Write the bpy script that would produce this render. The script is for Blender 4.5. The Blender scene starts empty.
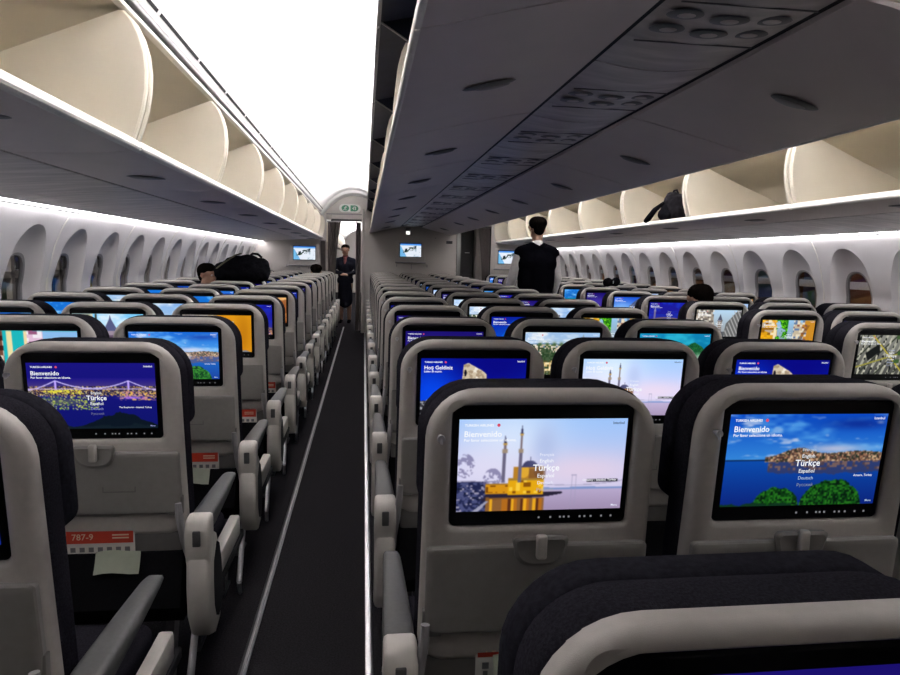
import bpy, bmesh, math, random
import numpy as np
from math import sin, cos, tan, pi, radians
from mathutils import Vector, Matrix

random.seed(7)
SC = bpy.context.scene
COL = SC.collection

# ------------------------------------------------------------------ materials
def mat(name, col, rough=0.5, metal=0.0, noise=0.0, nscale=40.0, bump=0.0, bscale=200.0, spec=0.5, sheen=0.0, stretch=None):
    m = bpy.data.materials.new(name); m.use_nodes = True
    nt = m.node_tree; b = nt.nodes['Principled BSDF']
    b.inputs['Base Color'].default_value = (*col, 1); b.inputs['Roughness'].default_value = rough
    b.inputs['Metallic'].default_value = metal; b.inputs['Specular IOR Level'].default_value = spec
    if sheen: b.inputs['Sheen Weight'].default_value = sheen
    tc = nt.nodes.new('ShaderNodeTexCoord')
    src = tc.outputs['Object']
    if stretch:
        mp = nt.nodes.new('ShaderNodeMapping'); mp.inputs['Scale'].default_value = stretch
        nt.links.new(src, mp.inputs['Vector']); src = mp.outputs['Vector']
    if noise:
        n = nt.nodes.new('ShaderNodeTexNoise'); n.inputs['Scale'].default_value = nscale; n.inputs['Detail'].default_value = 4
        r = nt.nodes.new('ShaderNodeValToRGB')
        r.color_ramp.elements[0].position = .3; r.color_ramp.elements[1].position = .7
        r.color_ramp.elements[0].color = (*[c*(1-noise) for c in col], 1)
        r.color_ramp.elements[1].color = (*[min(1, c*(1+noise)) for c in col], 1)
        nt.links.new(src, n.inputs['Vector']); nt.links.new(n.outputs['Fac'], r.inputs['Fac'])
        nt.links.new(r.outputs['Color'], b.inputs['Base Color'])
    if bump:
        n2 = nt.nodes.new('ShaderNodeTexNoise'); n2.inputs['Scale'].default_value = bscale; n2.inputs['Detail'].default_value = 3
        bp = nt.nodes.new('ShaderNodeBump'); bp.inputs['Strength'].default_value = bump; bp.inputs['Distance'].default_value = .002
        nt.links.new(src, n2.inputs['Vector']); nt.links.new(n2.outputs['Fac'], bp.inputs['Height']); nt.links.new(bp.outputs['Normal'], b.inputs['Normal'])
    return m

def emit(name, col, strength):
    m = bpy.data.materials.new(name); m.use_nodes = True
    nt = m.node_tree; nt.nodes.clear()
    e = nt.nodes.new('ShaderNodeEmission'); e.inputs[0].default_value = (*col, 1); e.inputs[1].default_value = strength
    o = nt.nodes.new('ShaderNodeOutputMaterial'); nt.links.new(e.outputs[0], o.inputs[0])
    return m

M = {}
M['shell'] = mat('taupe_plastic', (.43, .40, .368), .5, noise=.04, nscale=60, bump=.15, bscale=900)
M['tray'] = mat('taupe_tray_plastic', (.245, .232, .217), .6, noise=.04, nscale=50, bump=.15, bscale=900)
M['pocket'] = mat('grey_pocket_plastic', (.16, .153, .145), .6, noise=.05)
M['bezel'] = mat('black_gloss', (.005, .005, .006), .3, noise=.1, spec=.12)
M['fabric'] = mat('navy_charcoal_fabric', (.021, .020, .026), .85, noise=.35, nscale=300, bump=.4, bscale=700, spec=0.0)
M['headrest'] = mat('dark_headrest_leather', (.020, .0195, .0255), .6, noise=.25, nscale=120, bump=.25, bscale=400, spec=0.0)
M['mesh_black'] = mat('black_net', (.008, .008, .009), .9, noise=.3, nscale=400, spec=0.0)
M['armpad'] = mat('grey_armrest_pad', (.085, .085, .083), .55, noise=.08, nscale=100, bump=.1, bscale=600)
M['armcap'] = mat('light_grey_plastic', (.52, .49, .45), .42, noise=.03)
M['button'] = mat('dark_button', (.07, .07, .07), .35, noise=.1)
M['metal'] = mat('brushed_metal', (.55, .55, .57), .3, metal=1.0, noise=.08, nscale=90)
M['darkmetal'] = mat('dark_metal', (.1, .1, .105), .4, metal=.8, noise=.1)
M['bin'] = mat('cream_bin_plastic', (.76, .70, .585), .45, noise=.02, nscale=8)
M['bin_shaded'] = mat('cream_bin_plastic_shaded', (.60, .545, .44), .55, noise=.02, nscale=8)  # same cream plastic, darkened to stand in for shade inside the housing
M['binout'] = mat('pale_grey_bin_shell', (.68, .60, .575), .45, noise=.03, nscale=6)
M['lip'] = mat('white_bin_edge', (.80, .77, .72), .4, noise=.02)
M['psu'] = mat('grey_service_panel', (.52, .47, .455), .36, noise=.28, nscale=5, stretch=(.6, 3, 1))  # stretched tone streaks stand in for reflections along the panels
M['seam'] = mat('dark_seam', (.02, .02, .022), .6, noise=.1, spec=.12)
M['console_dark'] = mat('dark_grey_console', (.13, .125, .13), .4, noise=.1)
M['navy'] = mat('navy_unlit_bin_inside', (.02, .024, .045), .5, noise=.2, nscale=10, spec=.12)  # dark blue paints in the unlit inside of the centre bins
M['ceil'] = mat('white_ceiling', (.86, .85, .84), .6, noise=.01, nscale=3)
M['wall'] = mat('white_sidewall', (.74, .715, .725), .5, noise=.02, nscale=5, bump=.05, bscale=300)
M['bulk'] = mat('beige_bulkhead', (.56, .52, .495), .6, noise=.03, nscale=4)
M['greyrail'] = mat('grey_rail', (.30, .29, .30), .35, noise=.05)
M['carpet'] = mat('charcoal_carpet', (.023, .0215, .024), .95, noise=.5, nscale=160, bump=.6, bscale=350, spec=0.0)
M['curtain'] = mat('taupe_curtain', (.20, .17, .165), .8, noise=.12, nscale=30, bump=.2)
M['galley'] = mat('dark_galley_panel', (.05, .05, .055), .4, noise=.1)
M['card_red'] = mat('red_card', (.55, .045, .02), .5, noise=.05)
M['card_white'] = mat('white_card', (.62, .60, .56), .5, noise=.03)
M['ink_cream'] = mat('cream_ink', (.75, .6, .42), .5, noise=.02)
M['ink_grey'] = mat('grey_ink', (.16, .16, .17), .5, noise=.05)
M['slip'] = mat('pale_green_paper', (.30, .325, .255), .7, noise=.04)
M['skin'] = mat('skin', (.42, .235, .16), .5, noise=.06, nscale=30)
M['hair'] = mat('dark_hair', (.005, .004, .0035), .6, noise=.4, nscale=150, bump=.5, bscale=300, stretch=(1, 1, .2), spec=0.0)
M['vest'] = mat('black_vest_cloth', (.004, .004, .006), .8, noise=.2, nscale=200, spec=0.0)
M['shirt'] = mat('white_shirt_cloth', (.82, .78, .77), .8, noise=.05, nscale=40, bump=.2, bscale=60)
M['uniform'] = mat('dark_uniform_cloth', (.015, .016, .024), .8, noise=.2, nscale=100, spec=0.0)
M['scarf'] = mat('dark_red_scarf', (.14, .03, .03), .7, noise=.2)
M['eyew'] = mat('eye_white', (.7, .68, .66), .3, noise=.02)
M['lipsm'] = mat('lip_skin', (.35, .13, .1), .5, noise=.05)
M['bagblack'] = mat('black_bag_nylon', (.008, .008, .010), .6, noise=.3, nscale=60, bump=.6, bscale=40, spec=0.0)
M['bagtrim'] = mat('olive_trim', (.12, .11, .06), .6, noise=.2)
M['baggrey'] = mat('grey_bag_nylon', (.011, .010, .0125), .8, noise=.3, nscale=50, bump=.5, bscale=60, spec=0.05)
M['green'] = mat('green_sign', (.03, .22, .11), .4, noise=.05)
M['signwhite'] = mat('white_sign', (.8, .82, .78), .4, noise=.02)
M['led'] = emit('led_strip', (1, .97, .985), 18.0)
M['white_glow'] = emit('icon_glow', (.85, .88, .92), .22)
M['signlamp'] = emit('seat_sign_lamp', (1, .98, .93), 1.2)
def glass():
    m = bpy.data.materials.new('window_glass'); m.use_nodes = True
    nt = m.node_tree; nt.nodes.clear()
    t = nt.nodes.new('ShaderNodeBsdfTransparent'); t.inputs[0].default_value = (.72, .72, .74, 1)
    g = nt.nodes.new('ShaderNodeBsdfGlossy'); g.inputs['Roughness'].default_value = .03
    lw = nt.nodes.new('ShaderNodeLayerWeight'); lw.inputs[0].default_value = .5
    pw = nt.nodes.new('ShaderNodeMath'); pw.operation = 'POWER'; pw.inputs[1].default_value = 5; nt.links.new(lw.outputs['Facing'], pw.inputs[0])
    f = nt.nodes.new('ShaderNodeMath'); f.operation = 'MULTIPLY_ADD'; f.inputs[1].default_value = .92; f.inputs[2].default_value = .05; nt.links.new(pw.outputs[0], f.inputs[0])
    mx = nt.nodes.new('ShaderNodeMixShader'); o = nt.nodes.new('ShaderNodeOutputMaterial')
    nt.links.new(f.outputs[0], mx.inputs[0]); nt.links.new(t.outputs[0], mx.inputs[1]); nt.links.new(g.outputs[0], mx.inputs[2]); nt.links.new(mx.outputs[0], o.inputs[0])
    return m
M['glass'] = glass()
def screen_mat():
    m = bpy.data.materials.new('lit_display'); m.use_nodes = True
    nt = m.node_tree; nt.nodes.clear()
    a = nt.nodes.new('ShaderNodeAttribute'); a.attribute_name = 'Col'
    e = nt.nodes.new('ShaderNodeEmission'); e.inputs[1].default_value = 1.0
    o = nt.nodes.new('ShaderNodeOutputMaterial')
    nt.links.new(a.outputs['Color'], e.inputs[0]); nt.links.new(e.outputs[0], o.inputs[0])
    return m
M['screen'] = screen_mat()

# ------------------------------------------------------------------ mesh builder
class MB:
    def __init__(s): s.v = []; s.f = []; s.m = []; s.mats = []; s.cur = 0
    def use(s, k):
        if k not in s.mats: s.mats.append(k)
        s.cur = s.mats.index(k); return s
    def add(s, vs, fs):
        o = len(s.v); s.v += [tuple(v) for v in vs]
        for f in fs: s.f.append([i+o for i in f]); s.m.append(s.cur)
    def box(s, x0, x1, y0, y1, z0, z1, b=0.0, seg=2):
        if b <= 0:
            vs = [(x, y, z) for z in (z0, z1) for y in (y0, y1) for x in (x0, x1)]
            s.add(vs, [(0, 2, 3, 1), (4, 5, 7, 6), (0, 1, 5, 4), (2, 6, 7, 3), (0, 4, 6, 2), (1, 3, 7, 5)]); return s
        bm = bmesh.new(); bmesh.ops.create_cube(bm, size=1)
        for v in bm.verts: v.co = ((x0+x1)/2+v.co.x*(x1-x0), (y0+y1)/2+v.co.y*(y1-y0), (z0+z1)/2+v.co.z*(z1-z0))
        b = min(b, .49*min(x1-x0, y1-y0, z1-z0))
        bmesh.ops.bevel(bm, geom=bm.edges[:], offset=b, segments=seg, profile=.5, affect='EDGES')
        s.bm(bm); return s
    def bm(s, bm):
        bm.verts.ensure_lookup_table(); bm.verts.index_update()
        s.add([v.co[:] for v in bm.verts], [[v.index for v in f.verts] for f in bm.faces]); bm.free()
    def loft(s, rings, cap0=False, cap1=False, closed=True):
        n = len(rings[0]); vs = [p for r in rings for p in r]; fs = []
        for i in range(len(rings)-1):
            for j in range(n if closed else n-1):
                k = (j+1) % n
                fs.append((i*n+j, i*n+k, (i+1)*n+k, (i+1)*n+j))
        if cap0: fs.append(tuple(range(n-1, -1, -1)))
        if cap1: fs.append(tuple((len(rings)-1)*n+j for j in range(n)))
        s.add(vs, fs); return s
    def tube(s, pts, r, n=10, cap=True):
        pts = [Vector(p) for p in pts]; rings = []
        for i, p in enumerate(pts):
            d = (pts[min(i+1, len(pts)-1)]-pts[max(i-1, 0)]).normalized()
            a = d.orthogonal().normalized() if i == 0 else (a-d*a.dot(d)).normalized()
            b = d.cross(a); rr = r[i] if isinstance(r, (list, tuple)) else r
            rings.append([p+a*rr*cos(2*pi*k/n)+b*rr*sin(2*pi*k/n) for k in range(n)])
        s.loft(rings, cap, cap); return s
    def ell(s, c, r, nu=16, nv=10, rot=None):
        vs = []; fs = []
        for i in range(nv+1):
            t = pi*i/nv
            for j in range(nu):
                p = Vector((r[0]*sin(t)*cos(2*pi*j/nu), r[1]*sin(t)*sin(2*pi*j/nu), r[2]*cos(t)))
                if rot: p = rot @ p
                vs.append(Vector(c)+p)
        for i in range(nv):
            for j in range(nu):
                k = (j+1) % nu; fs.append((i*nu+j, (i+1)*nu+j, (i+1)*nu+k, i*nu+k))
        s.add(vs, fs); return s
    def prism(s, poly, axis, a0, a1):
        """poly of (p,q): axis 'x' -> (y,z); 'y' -> (x,z); 'z' -> (x,y)"""
        def P(p, a): return (a, p[0], p[1]) if axis == 'x' else (p[0], a, p[1]) if axis == 'y' else (p[0], p[1], a)
        s.loft([[P(p, a0) for p in poly], [P(p, a1) for p in poly]], True, True); return s
    def mesh(s, name, angle=35):
        me = bpy.data.meshes.new(name); me.from_pydata(s.v, [], s.f)
        for k in s.mats: me.materials.append(M[k])
        me.polygons.foreach_set('material_index', s.m)
        bm = bmesh.new(); bm.from_mesh(me)
        bmesh.ops.remove_doubles(bm, verts=bm.verts[:], dist=1e-5)
        bmesh.ops.recalc_face_normals(bm, faces=bm.faces[:]); bm.to_mesh(me); bm.free()
        me.polygons.foreach_set('use_smooth', [True]*len(me.polygons))
        me.set_sharp_from_angle(angle=radians(angle)); me.update()
        return me

def link(name, me, parent=None, label=None):
    o = bpy.data.objects.new(name, me); COL.objects.link(o)
    if parent: o.parent = parent
    if label: o['label'] = label
    return o
def thing(name, label, cat, loc=(0, 0, 0), rz=0, group=None):
    o = bpy.data.objects.new(name, None); COL.objects.link(o); o.empty_display_size = .1
    o.location = loc; o.rotation_euler = (0, 0, rz); o['label'] = label; o['category'] = cat
    if group: o['group'] = group
    return o
def tag(o, label, cat, group=None):
    o['label'] = label; o['category'] = cat
    if group: o['group'] = group
    return o
def struct(name, me, parent=None):
    o = link(name, me, parent)
    if parent is None: o['kind'] = 'structure'
    return o

def rr(hw, z0, z1, rt, rb, y, n=7, hw0=None, arch=0.0):
    """rounded outline in the x,z plane; hw at the top, hw0 at the bottom"""
    if hw0 is None: hw0 = hw
    pts = []
    def W(z): return hw0+(hw-hw0)*(z-z0)/(z1-z0)
    for cx, cz, r, a0 in ((1, z1-rt, rt, 0), (-1, z1-rt, rt, 90), (-1, z0+rb, rb, 180), (1, z0+rb, rb, 270)):
        for i in range(n):
            a = radians(a0+90*i/(n-1)); z = cz+r*sin(a)
            x = cx*(W(z)-r)+r*cos(a)
            if arch and z > z1-rt: z += arch*(1-(x/hw)**2)-arch*.5
            pts.append((x, y, z))
    return pts

# ------------------------------------------------------------------ screen pictures (what the displays show)
SW, SH = 248, 140
yy, xx = np.mgrid[0:SH, 0:SW]
PX = xx/(SW-1)*1.77; PY = 1-yy/(SH-1)          # x 0..1.77, y 0..1 up
def hashn(x, y, s):
    v = np.sin(x*127.1+y*311.7+s*74.7)*43758.5453; return v-np.floor(v)
def vnoise(x, y, s=0):
    xi = np.floor(x); yi = np.floor(y); fx = x-xi; fy = y-yi; fx = fx*fx*(3-2*fx); fy = fy*fy*(3-2*fy)
    a = hashn(xi, yi, s); b = hashn(xi+1, yi, s); c = hashn(xi, yi+1, s); d = hashn(xi+1, yi+1, s)
    return a*(1-fx)*(1-fy)+b*fx*(1-fy)+c*(1-fx)*fy+d*fx*fy
def fbm(x, y, s=0): return vnoise(x, y, s)*.5+vnoise(x*2.1, y*2.1, s+1)*.28+vnoise(x*4.3, y*4.3, s+2)*.22
class Pic:
    def __init__(s, top, bot):
        t = PY[..., None]; s.c = np.array(bot)*(1-t)+np.array(top)*t
    def put(s, mask, col, a=1.0):
        mk = np.clip(mask.astype(float)*a, 0, 1)[..., None]; s.c = s.c*(1-mk)+np.array(col)*mk; return s
    def rect(s, x0, x1, y0, y1, col, a=1.0): return s.put((PX >= x0) & (PX < x1) & (PY >= y0) & (PY < y1), col, a)
    def ell(s, x, y, rx, ry, col, a=1.0): return s.put(((PX-x)/rx)**2+((PY-y)/ry)**2 < 1, col, a)
    def soft(s, x, y, rx, ry, col, a=1.0): return s.put(np.exp(-(((PX-x)/rx)**2+((PY-y)/ry)**2)), col, a)
    def grad(s, y0, y1, c0, c1, mask=None):
        t = np.clip((PY-y0)/(y1-y0), 0, 1)[..., None]; g = np.array(c0)*(1-t)+np.array(c1)*t
        m = ((PY >= y0) & (PY < y1)) if mask is None else mask
        s.c = np.where(m[..., None], g, s.c); return s
    def poly(s, pts, col, a=1.0):
        ins = np.zeros_like(PX, bool); n = len(pts); j = n-1
        for i in range(n):
            xi, yi = pts[i]; xj, yj = pts[j]
            cnd = ((yi > PY) != (yj > PY)) & (PX < (xj-xi)*(PY-yi)/(yj-yi+1e-9)+xi)
            ins ^= cnd; j = i
        return s.put(ins, col, a)
    def speck(s, mask, cols, dens, sx=60, sy=60, seed=0):
        h = hashn(np.floor(PX*sx), np.floor(PY*sy), seed)
        for i, c in enumerate(cols):
            lo = dens*i/len(cols); hi = dens*(i+1)/len(cols)
            s.put(mask & (h >= lo) & (h < hi), c)
        return s

def pic_bridge():
    p = Pic((.10, .08, .50), (.06, .08, .42)); p.grad(.62, .78, (.30, .24, .50), (.12, .09, .52))
    p.put((PY < .635) & (PY > .52), (.10, .09, .26)); hill = .64+.03*fbm(PX*4, PX*0, 3)
    p.put((PY < hill) & (PY > .56), (.16, .13, .28))
    p.speck((PY < .66) & (PY > .5), [(.95, .75, .35), (.8, .6, .3), (.9, .85, .6)], .30, 95, 75, 1)
    p.speck((PY < .62) & (PY > .54) & (PX > .2) & (PX < .75), [(.95, .9, .3), (.85, .8, .25)], .6, 55, 60, 2)
    p.speck((PY < .50) & (PY > .30) & (PX > .1) & (PX < .95), [(.75, .8, .3), (.3, .5, .3), (.85, .85, .55)], .30, 55, 70, 5)
    p.speck((PY < .58) & (PY > .44) & (PX > 1.25), [(.9, .7, .35), (.75, .5, .6)], .45, 50, 60, 6)
    p.soft(1.42, .48, .14, .018, (.65, .45, .95)); p.soft(.45, .42, .3, .06, (.55, .6, .3), .5)
    for tx in (.37, 1.38): p.rect(tx-.012, tx+.012, .60, .745, (.75, .65, 1.0))
    ca = np.where(PX < .37, .60+.14*(PX/.37)**1.4, np.where(PX < 1.38, .625+.115*(np.abs((PX-.875)/.505))**2, .60+.14*((1.77-PX)/.39)**1.4))
    p.put(np.abs(PY-ca) < .008, (.80, .75, 1.0)); p.put(np.abs(PY-.612) < .007, (.75, .65, .85))
    p.put(PY < .02+.22*np.exp(-((PX-1.25)/.4)**2)*(.8+.5*fbm(PX*9, PY*9)), (.05, .09, .14)); p.put(PY < .10*fbm(PX*6, PY*4+3)*1.2, (.07, .12, .16))
    return p
def pic_mosque(v=0):
    p = Pic((.62, .77, .98), (.86, .80, .90)); p.soft(.55, .8, .5, .4, (.86, .92, 1.0), .8); p.soft(1.3, .45, .8, .2, (.93, .83, .90), .7)
    p.soft(.2, .5, .5, .3, (.92, .88, .96), .6)
    p.put((PY < .245+.02*fbm(PX*3, PX*0)) & (PY > .16) & (PX > .8), (.50, .58, .78)); p.grad(.0, .235, (.62, .55, .68), (.72, .66, .80), (PY < .235))
    p.put((PY < .235) & (PX < .9), (.42, .38, .48), .6)
    dk = (.13, .15, .30)
    p.put((PX < .30) & (PY < .36-.04*fbm(PX*20, PY*20)), dk); p.put((PX < .30) & (PY < .33) & (fbm(PX*22, PY*26, 7) > .55), (.34, .36, .54), .8); p.speck((PX < .28) & (PY < .30), [(.6, .58, .68), (.08, .1, .2)], .16, 45, 60, 3)
    for bx, bh in ((.07, .60), (.36, .44)):
        m = (((PX-bx)/.10)**2+((PY-bh+.09)/.13)**2 < 1) & (fbm(PX*26, PY*26, 4) > .46); p.put(m, (.40, .38, .55), .65)
    p.rect(.30, .92, .16, .205, (.12, .10, .16)); p.poly([(.25, .12), (.95, .16), (1.12, .19), (1.1, .215), (.3, .2)], (.16, .14, .22))
    p.rect(.29, .56, .20, .31, (.85, .58, .10)); p.rect(.29, .56, .295, .315, (.62, .45, .16)); p.speck((PX > .3) & (PX < .55) & (PY > .21) & (PY < .29), [(.45, .25, .05)], .3, 38, 18, 2)
    p.rect(.53, .91, .18, .36, (.90, .66, .08)); p.rect(.53, .91, .345, .37, (.65, .5, .2))
    p.rect(.58, .90, .36, .49, (.72, .50, .16)); p.ell(.69, .44, .055, .07, (.88, .66, .2)); p.ell(.845, .43, .05, .06, (.55, .36, .15))
    p.speck((PX > .54) & (PX < .91) & (PY > .2) & (PY < .34), [(.55, .33, .05), (.98, .8, .25)], .35, 26, 22, 8)
    p.put((((PX-.75)/.085)**2+((PY-.485)/.075)**2 < 1) & (PY > .485), (.25, .25, .40)); p.rect(.747, .755, .55, .60, (.25, .25, .4))
    p.rect(.745, .92, .36, .47, (.42, .26, .16), .6)
    for tx, h, k in ((.475, .84, .82), (.645, .94, 1.0)):
        p.rect(tx-.018, tx+.018, .32, .66, (.42, .40, .50)); p.rect(tx-.028, tx+.028, .645, .69, (.62, .55, .48)); p.rect(tx-.014, tx+.014, .69, h-.09, (.50, .44, .46))
        p.poly([(tx-.016, h-.09), (tx+.016, h-.09), (tx, h)], (.22, .22, .36)); p.rect(tx-.02, tx+.02, h-.11, h-.09, (.75, .6, .3))
    p.put((PY < .165-.02*PX) & (PX > .30) & (PX < .92), (.55, .36, .16), .9); p.speck((PY < .14) & (PX > .34) & (PX < .90), [(.92, .66, .14), (.35, .18, .10), (.7, .42, .12)], .7, 30, 6, 9)
    p.poly([(.15, 0), (.30, .12), (.33, .12), (.22, 0)], (.62, .62, .72))
    p.rect(1.205, 1.212, .05, .40, (.62, .60, .72), .7); p.rect(1.25, 1.257, .05, .40, (.62, .60, .72), .7); p.rect(1.2, 1.26, .385, .40, (.62, .6, .72), .7)
    ca = .28+.06*((PX-1.23)/.6)**2; p.put((np.abs(PY-ca) < .006) & (PX > .9), (.6, .58, .7), .7)
    p.put((np.abs(PY-.345+.03*PX) < .006) & (PX < .5), (.5, .48, .6), .7)
    for k in range(3): p.soft(.90+.0*k, .72, .12, .2, (.68, .74, .9), .35)
    if v: p.c = np.clip(p.c*1.02+.03, 0, 1)
    p.rect(1.37, 1.71, .31, .345, (.10, .10, .14))
    return p
def pic_bay(bright=0):
    p = Pic((.05, .30, .78), (.05, .20, .55)); p.grad(.52, 1.0, (.20, .52, .85), (.04, .28, .75))
    n = fbm(PX*3, PY*8, 5); p.put(np.clip((n-.5)*3.5, 0, 1)*(PY > .5), (.35, .65, .92), .8); n2 = fbm(PX*4+7, PY*11, 9); p.put(np.clip((n2-.62)*6, 0, 1)*(PY > .55), (.72, .78, .90), .9)
    p.soft(1.45, .90, .35, .06, (.05, .16, .55), .8); p.soft(1.2, .63, .35, .05, (.80, .78, .85), .8)
    p.grad(0, .52, (.05, .14, .48), (.05, .30, .68), PY < .52); p.put((PY < .525) & (PY > .505) & (PX < .55), (.05, .14, .30))
    sk = .535+.10*np.exp(-((PX-.80)/.22)**2)+.065*np.exp(-((PX-1.5)/.45)**2)+.01*fbm(PX*30, PX*0)
    m = (PY < sk) & (PY > .49) & (PX > .43); p.put(m, (.42, .32, .28)); p.speck(m, [(.80, .66, .52), (.62, .45, .34), (.28, .20, .18), (.15, .2, .16)], .75, 62, 62, 3)
    r = (PY <= .49) & (PY > .34+.05*fbm(PX*8, PX*0)) & (PX > .48); p.put(r, (.22, .22, .36), .75); p.speck(r & (PY > .40), [(.45, .36, .36), (.3, .25, .3)], .4, 34, 40, 4)
    if bright: p.put((PX < 1.2) & (PY > .45) & (PY < .56), (.85, .80, .75), .5)
    tr = np.maximum(.30*np.sqrt(np.clip(1-((PX-1.25)/.36)**2, 0, 1)), .22*np.sqrt(np.clip(1-((PX-.62)/.26)**2, 0, 1)))+.06*(fbm(PX*14, PY*14, 2)-.5)
    m = PY < tr*.95; p.put(m, (.05, .22, .07)); p.speck(m, [(.08, .33, .09), (.15, .44, .12), (.03, .12, .06)], .8, 52, 48, 6)
    p.put((PY < .07*fbm(PX*9, PY*3, 1)) & (PX < .8), (.06, .2, .12))
    if bright: p.c = np.clip(p.c**.72*1.06, 0, 1)
    return p
def pic_stone():
    p = Pic((.03, .05, .52), (.04, .22, .80)); p.soft(.25, .45, .55, .45, (.03, .30, .95), .95); p.soft(1.2, .8, .7, .5, (.04, .03, .50), .8)
    p.poly([(.70, .90), (.78, .93), (1.02, .80), (1.09, .74), (1.10, .55), (1.02, .42), (.78, .40), (.68, .58)], (.82, .76, .66))
    m = np.zeros_like(PX, bool)
    p.put((fbm(PX*18, PY*18, 4) > .56) & (p.c[..., 0] > .7), (.66, .58, .48)); p.put((fbm(PX*11, PY*11, 6) > .6) & (p.c[..., 0] > .7), (.93, .90, .84)); p.ell(.735, .76, .02, .06, (.08, .08, .15))
    p.poly([(.70, .42), (.95, .42), (.85, .1), (.6, .05)], (.70, .64, .55)); p.poly([(1.28, .55), (1.36, .60), (1.42, .55), (1.40, .1), (1.30, .1)], (.85, .82, .76))
    m = (PY < .26+.1*fbm(PX*12, PX*0)) & (PX < .25); p.put(m, (.25, .25, .28)); p.speck(m, [(.6, .6, .62), (.1, .1, .12)], .6, 60, 60, 3)
    return p
def pic_hill():
    p = Pic((.62, .76, .92), (.80, .82, .80)); n = fbm(PX*2.5, PY*7, 4); p.put(np.clip((n-.42)*4, 0, 1)*(PY > .68), (.90, .93, .96)); p.grad(.60, .75, (.80, .88, .95), (.72, .82, .93), (PY > .70) & (PY < .78))
    p.put((PY < .73+.03*fbm(PX*6, PX*0)), (.42, .55, .68)); p.put((PY < .66), (.32, .40, .36)); p.speck(PY < .72, [(.92, .88, .82), (.82, .74, .64), (.25, .36, .24), (.18, .27, .18)], .85, 26, 26, 7)
    p.put((PY < .62) & (fbm(PX*5, PY*5, 8) > .52), (.16, .26, .15), .85); p.speck(PY < .34, [(.95, .88, .70), (.85, .72, .48), (.35, .35, .2)], .8, 22, 20, 9)
    p.rect(1.36, 1.39, .62, .88, (.80, .80, .82)); p.poly([(1.35, .88), (1.40, .88), (1.375, .98)], (.6, .62, .66))
    for i in range(6): p.soft(.35+.17*i, .73, .05, .05, (.30, .40, .22), .9)
    return p
def pic_island():
    p = Pic((.06, .52, .72), (.05, .40, .52)); n = fbm(PX*2.5, PY*5, 4); p.put(np.clip((n-.45)*3, 0, 1)*(PY > .6), (.20, .75, .85), .8)
    p.put(PY < .70-.12*(PX < .9)+.05*np.sin(PX*3), (.05, .48, .60), .5)
    hl = .35+.42*np.exp(-((PX-1.35)/.40)**2)+.05*fbm(PX*8, PX*0); m = (PY < hl) & (PX > .75); p.put(m, (.10, .38, .20)); p.speck(m, [(.06, .24, .12), (.18, .5, .25), (.08, .3, .2)], .6, 60, 60, 2)
    p.soft(1.5, .42, .12, .10, (.75, .86, .80), .9); p.put((PY < .25), (.06, .25, .22), .7)
    return p
def pic_street():
    p = Pic((.60, .78, .92), (.55, .55, .55)); p.poly([(0, 0), (0, 1), (.42, 1), (.50, .78), (.55, 0)], (.86, .62, .10)); p.poly([(0, .95), (.35, 1), (.42, .7), (.3, .6), (0, .7)], (.75, .68, .60))
    p.speck((PX < .5), [(.95, .88, .72), (.60, .40, .08), (.92, .70, .1)], .5, 10, 13, 4)
    p.poly([(1.77, 0), (1.77, 1), (1.35, 1), (1.30, .6), (1.28, 0)], (.80, .55, .16)); p.poly([(1.05, 0), (1.05, .85), (1.22, .98), (1.32, .9), (1.32, 0)], (.78, .72, .62)); p.speck((PX > 1.05) & (PX < 1.5), [(.55, .35, .3), (.9, .85, .75), (.4, .5, .65)], .55, 12, 16, 5)
    m = (fbm(PX*7, PY*7, 2) > .42) & (PX > .48) & (PX < .86) & (PY > .25); p.put(m, (.12, .48, .10)); p.speck(m, [(.45, .85, .12), (.05, .25, .06), (.3, .7, .1)], .7, 40, 40, 6)
    p.rect(.6, 1.15, 0, .25, (.14, .15, .2)); p.rect(.75, 1.05, .12, .30, (.10, .11, .15)); p.rect(.78, 1.02, .05, .1, (.7, .7, .75))
    p.poly([(1.2, 0), (1.25, .5), (1.4, .5), (1.42, 0)], (.45, .60, .75)); p.poly([(1.08, .15), (1.5, .85), (1.6, .85), (1.2, .1)], (.5, .3, .12), .6)
    return p
def pic_yellow():
    p = Pic((.93, .90, .80), (.6, .6, .62)); p.speck(PX < .95, [(.93, .88, .78), (.55, .50, .45), (.95, .92, .86), (.72, .55, .30)], .9, 14, 9, 3)
    p.put((PX > .95+.1*np.sin(PY*4)), (.88, .60, .10)); p.poly([(1.12, .25), (1.12, .78), (1.30, .85), (1.30, .30)], (.75, .85, .92)); p.poly([(1.16, .32), (1.16, .72), (1.26, .78), (1.26, .36)], (.25, .42, .58))
    p.soft(1.55, .5, .2, .6, (.70, .42, .05), .6); p.rect(.55, .95, 0, .42, (.62, .64, .70)); p.poly([(.95, 0), (1.6, .06), (1.77, .0)], (.5, .5, .55)); p.soft(.3, .9, .3, .2, (.98, .96, .92), .9)
    return p
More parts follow.
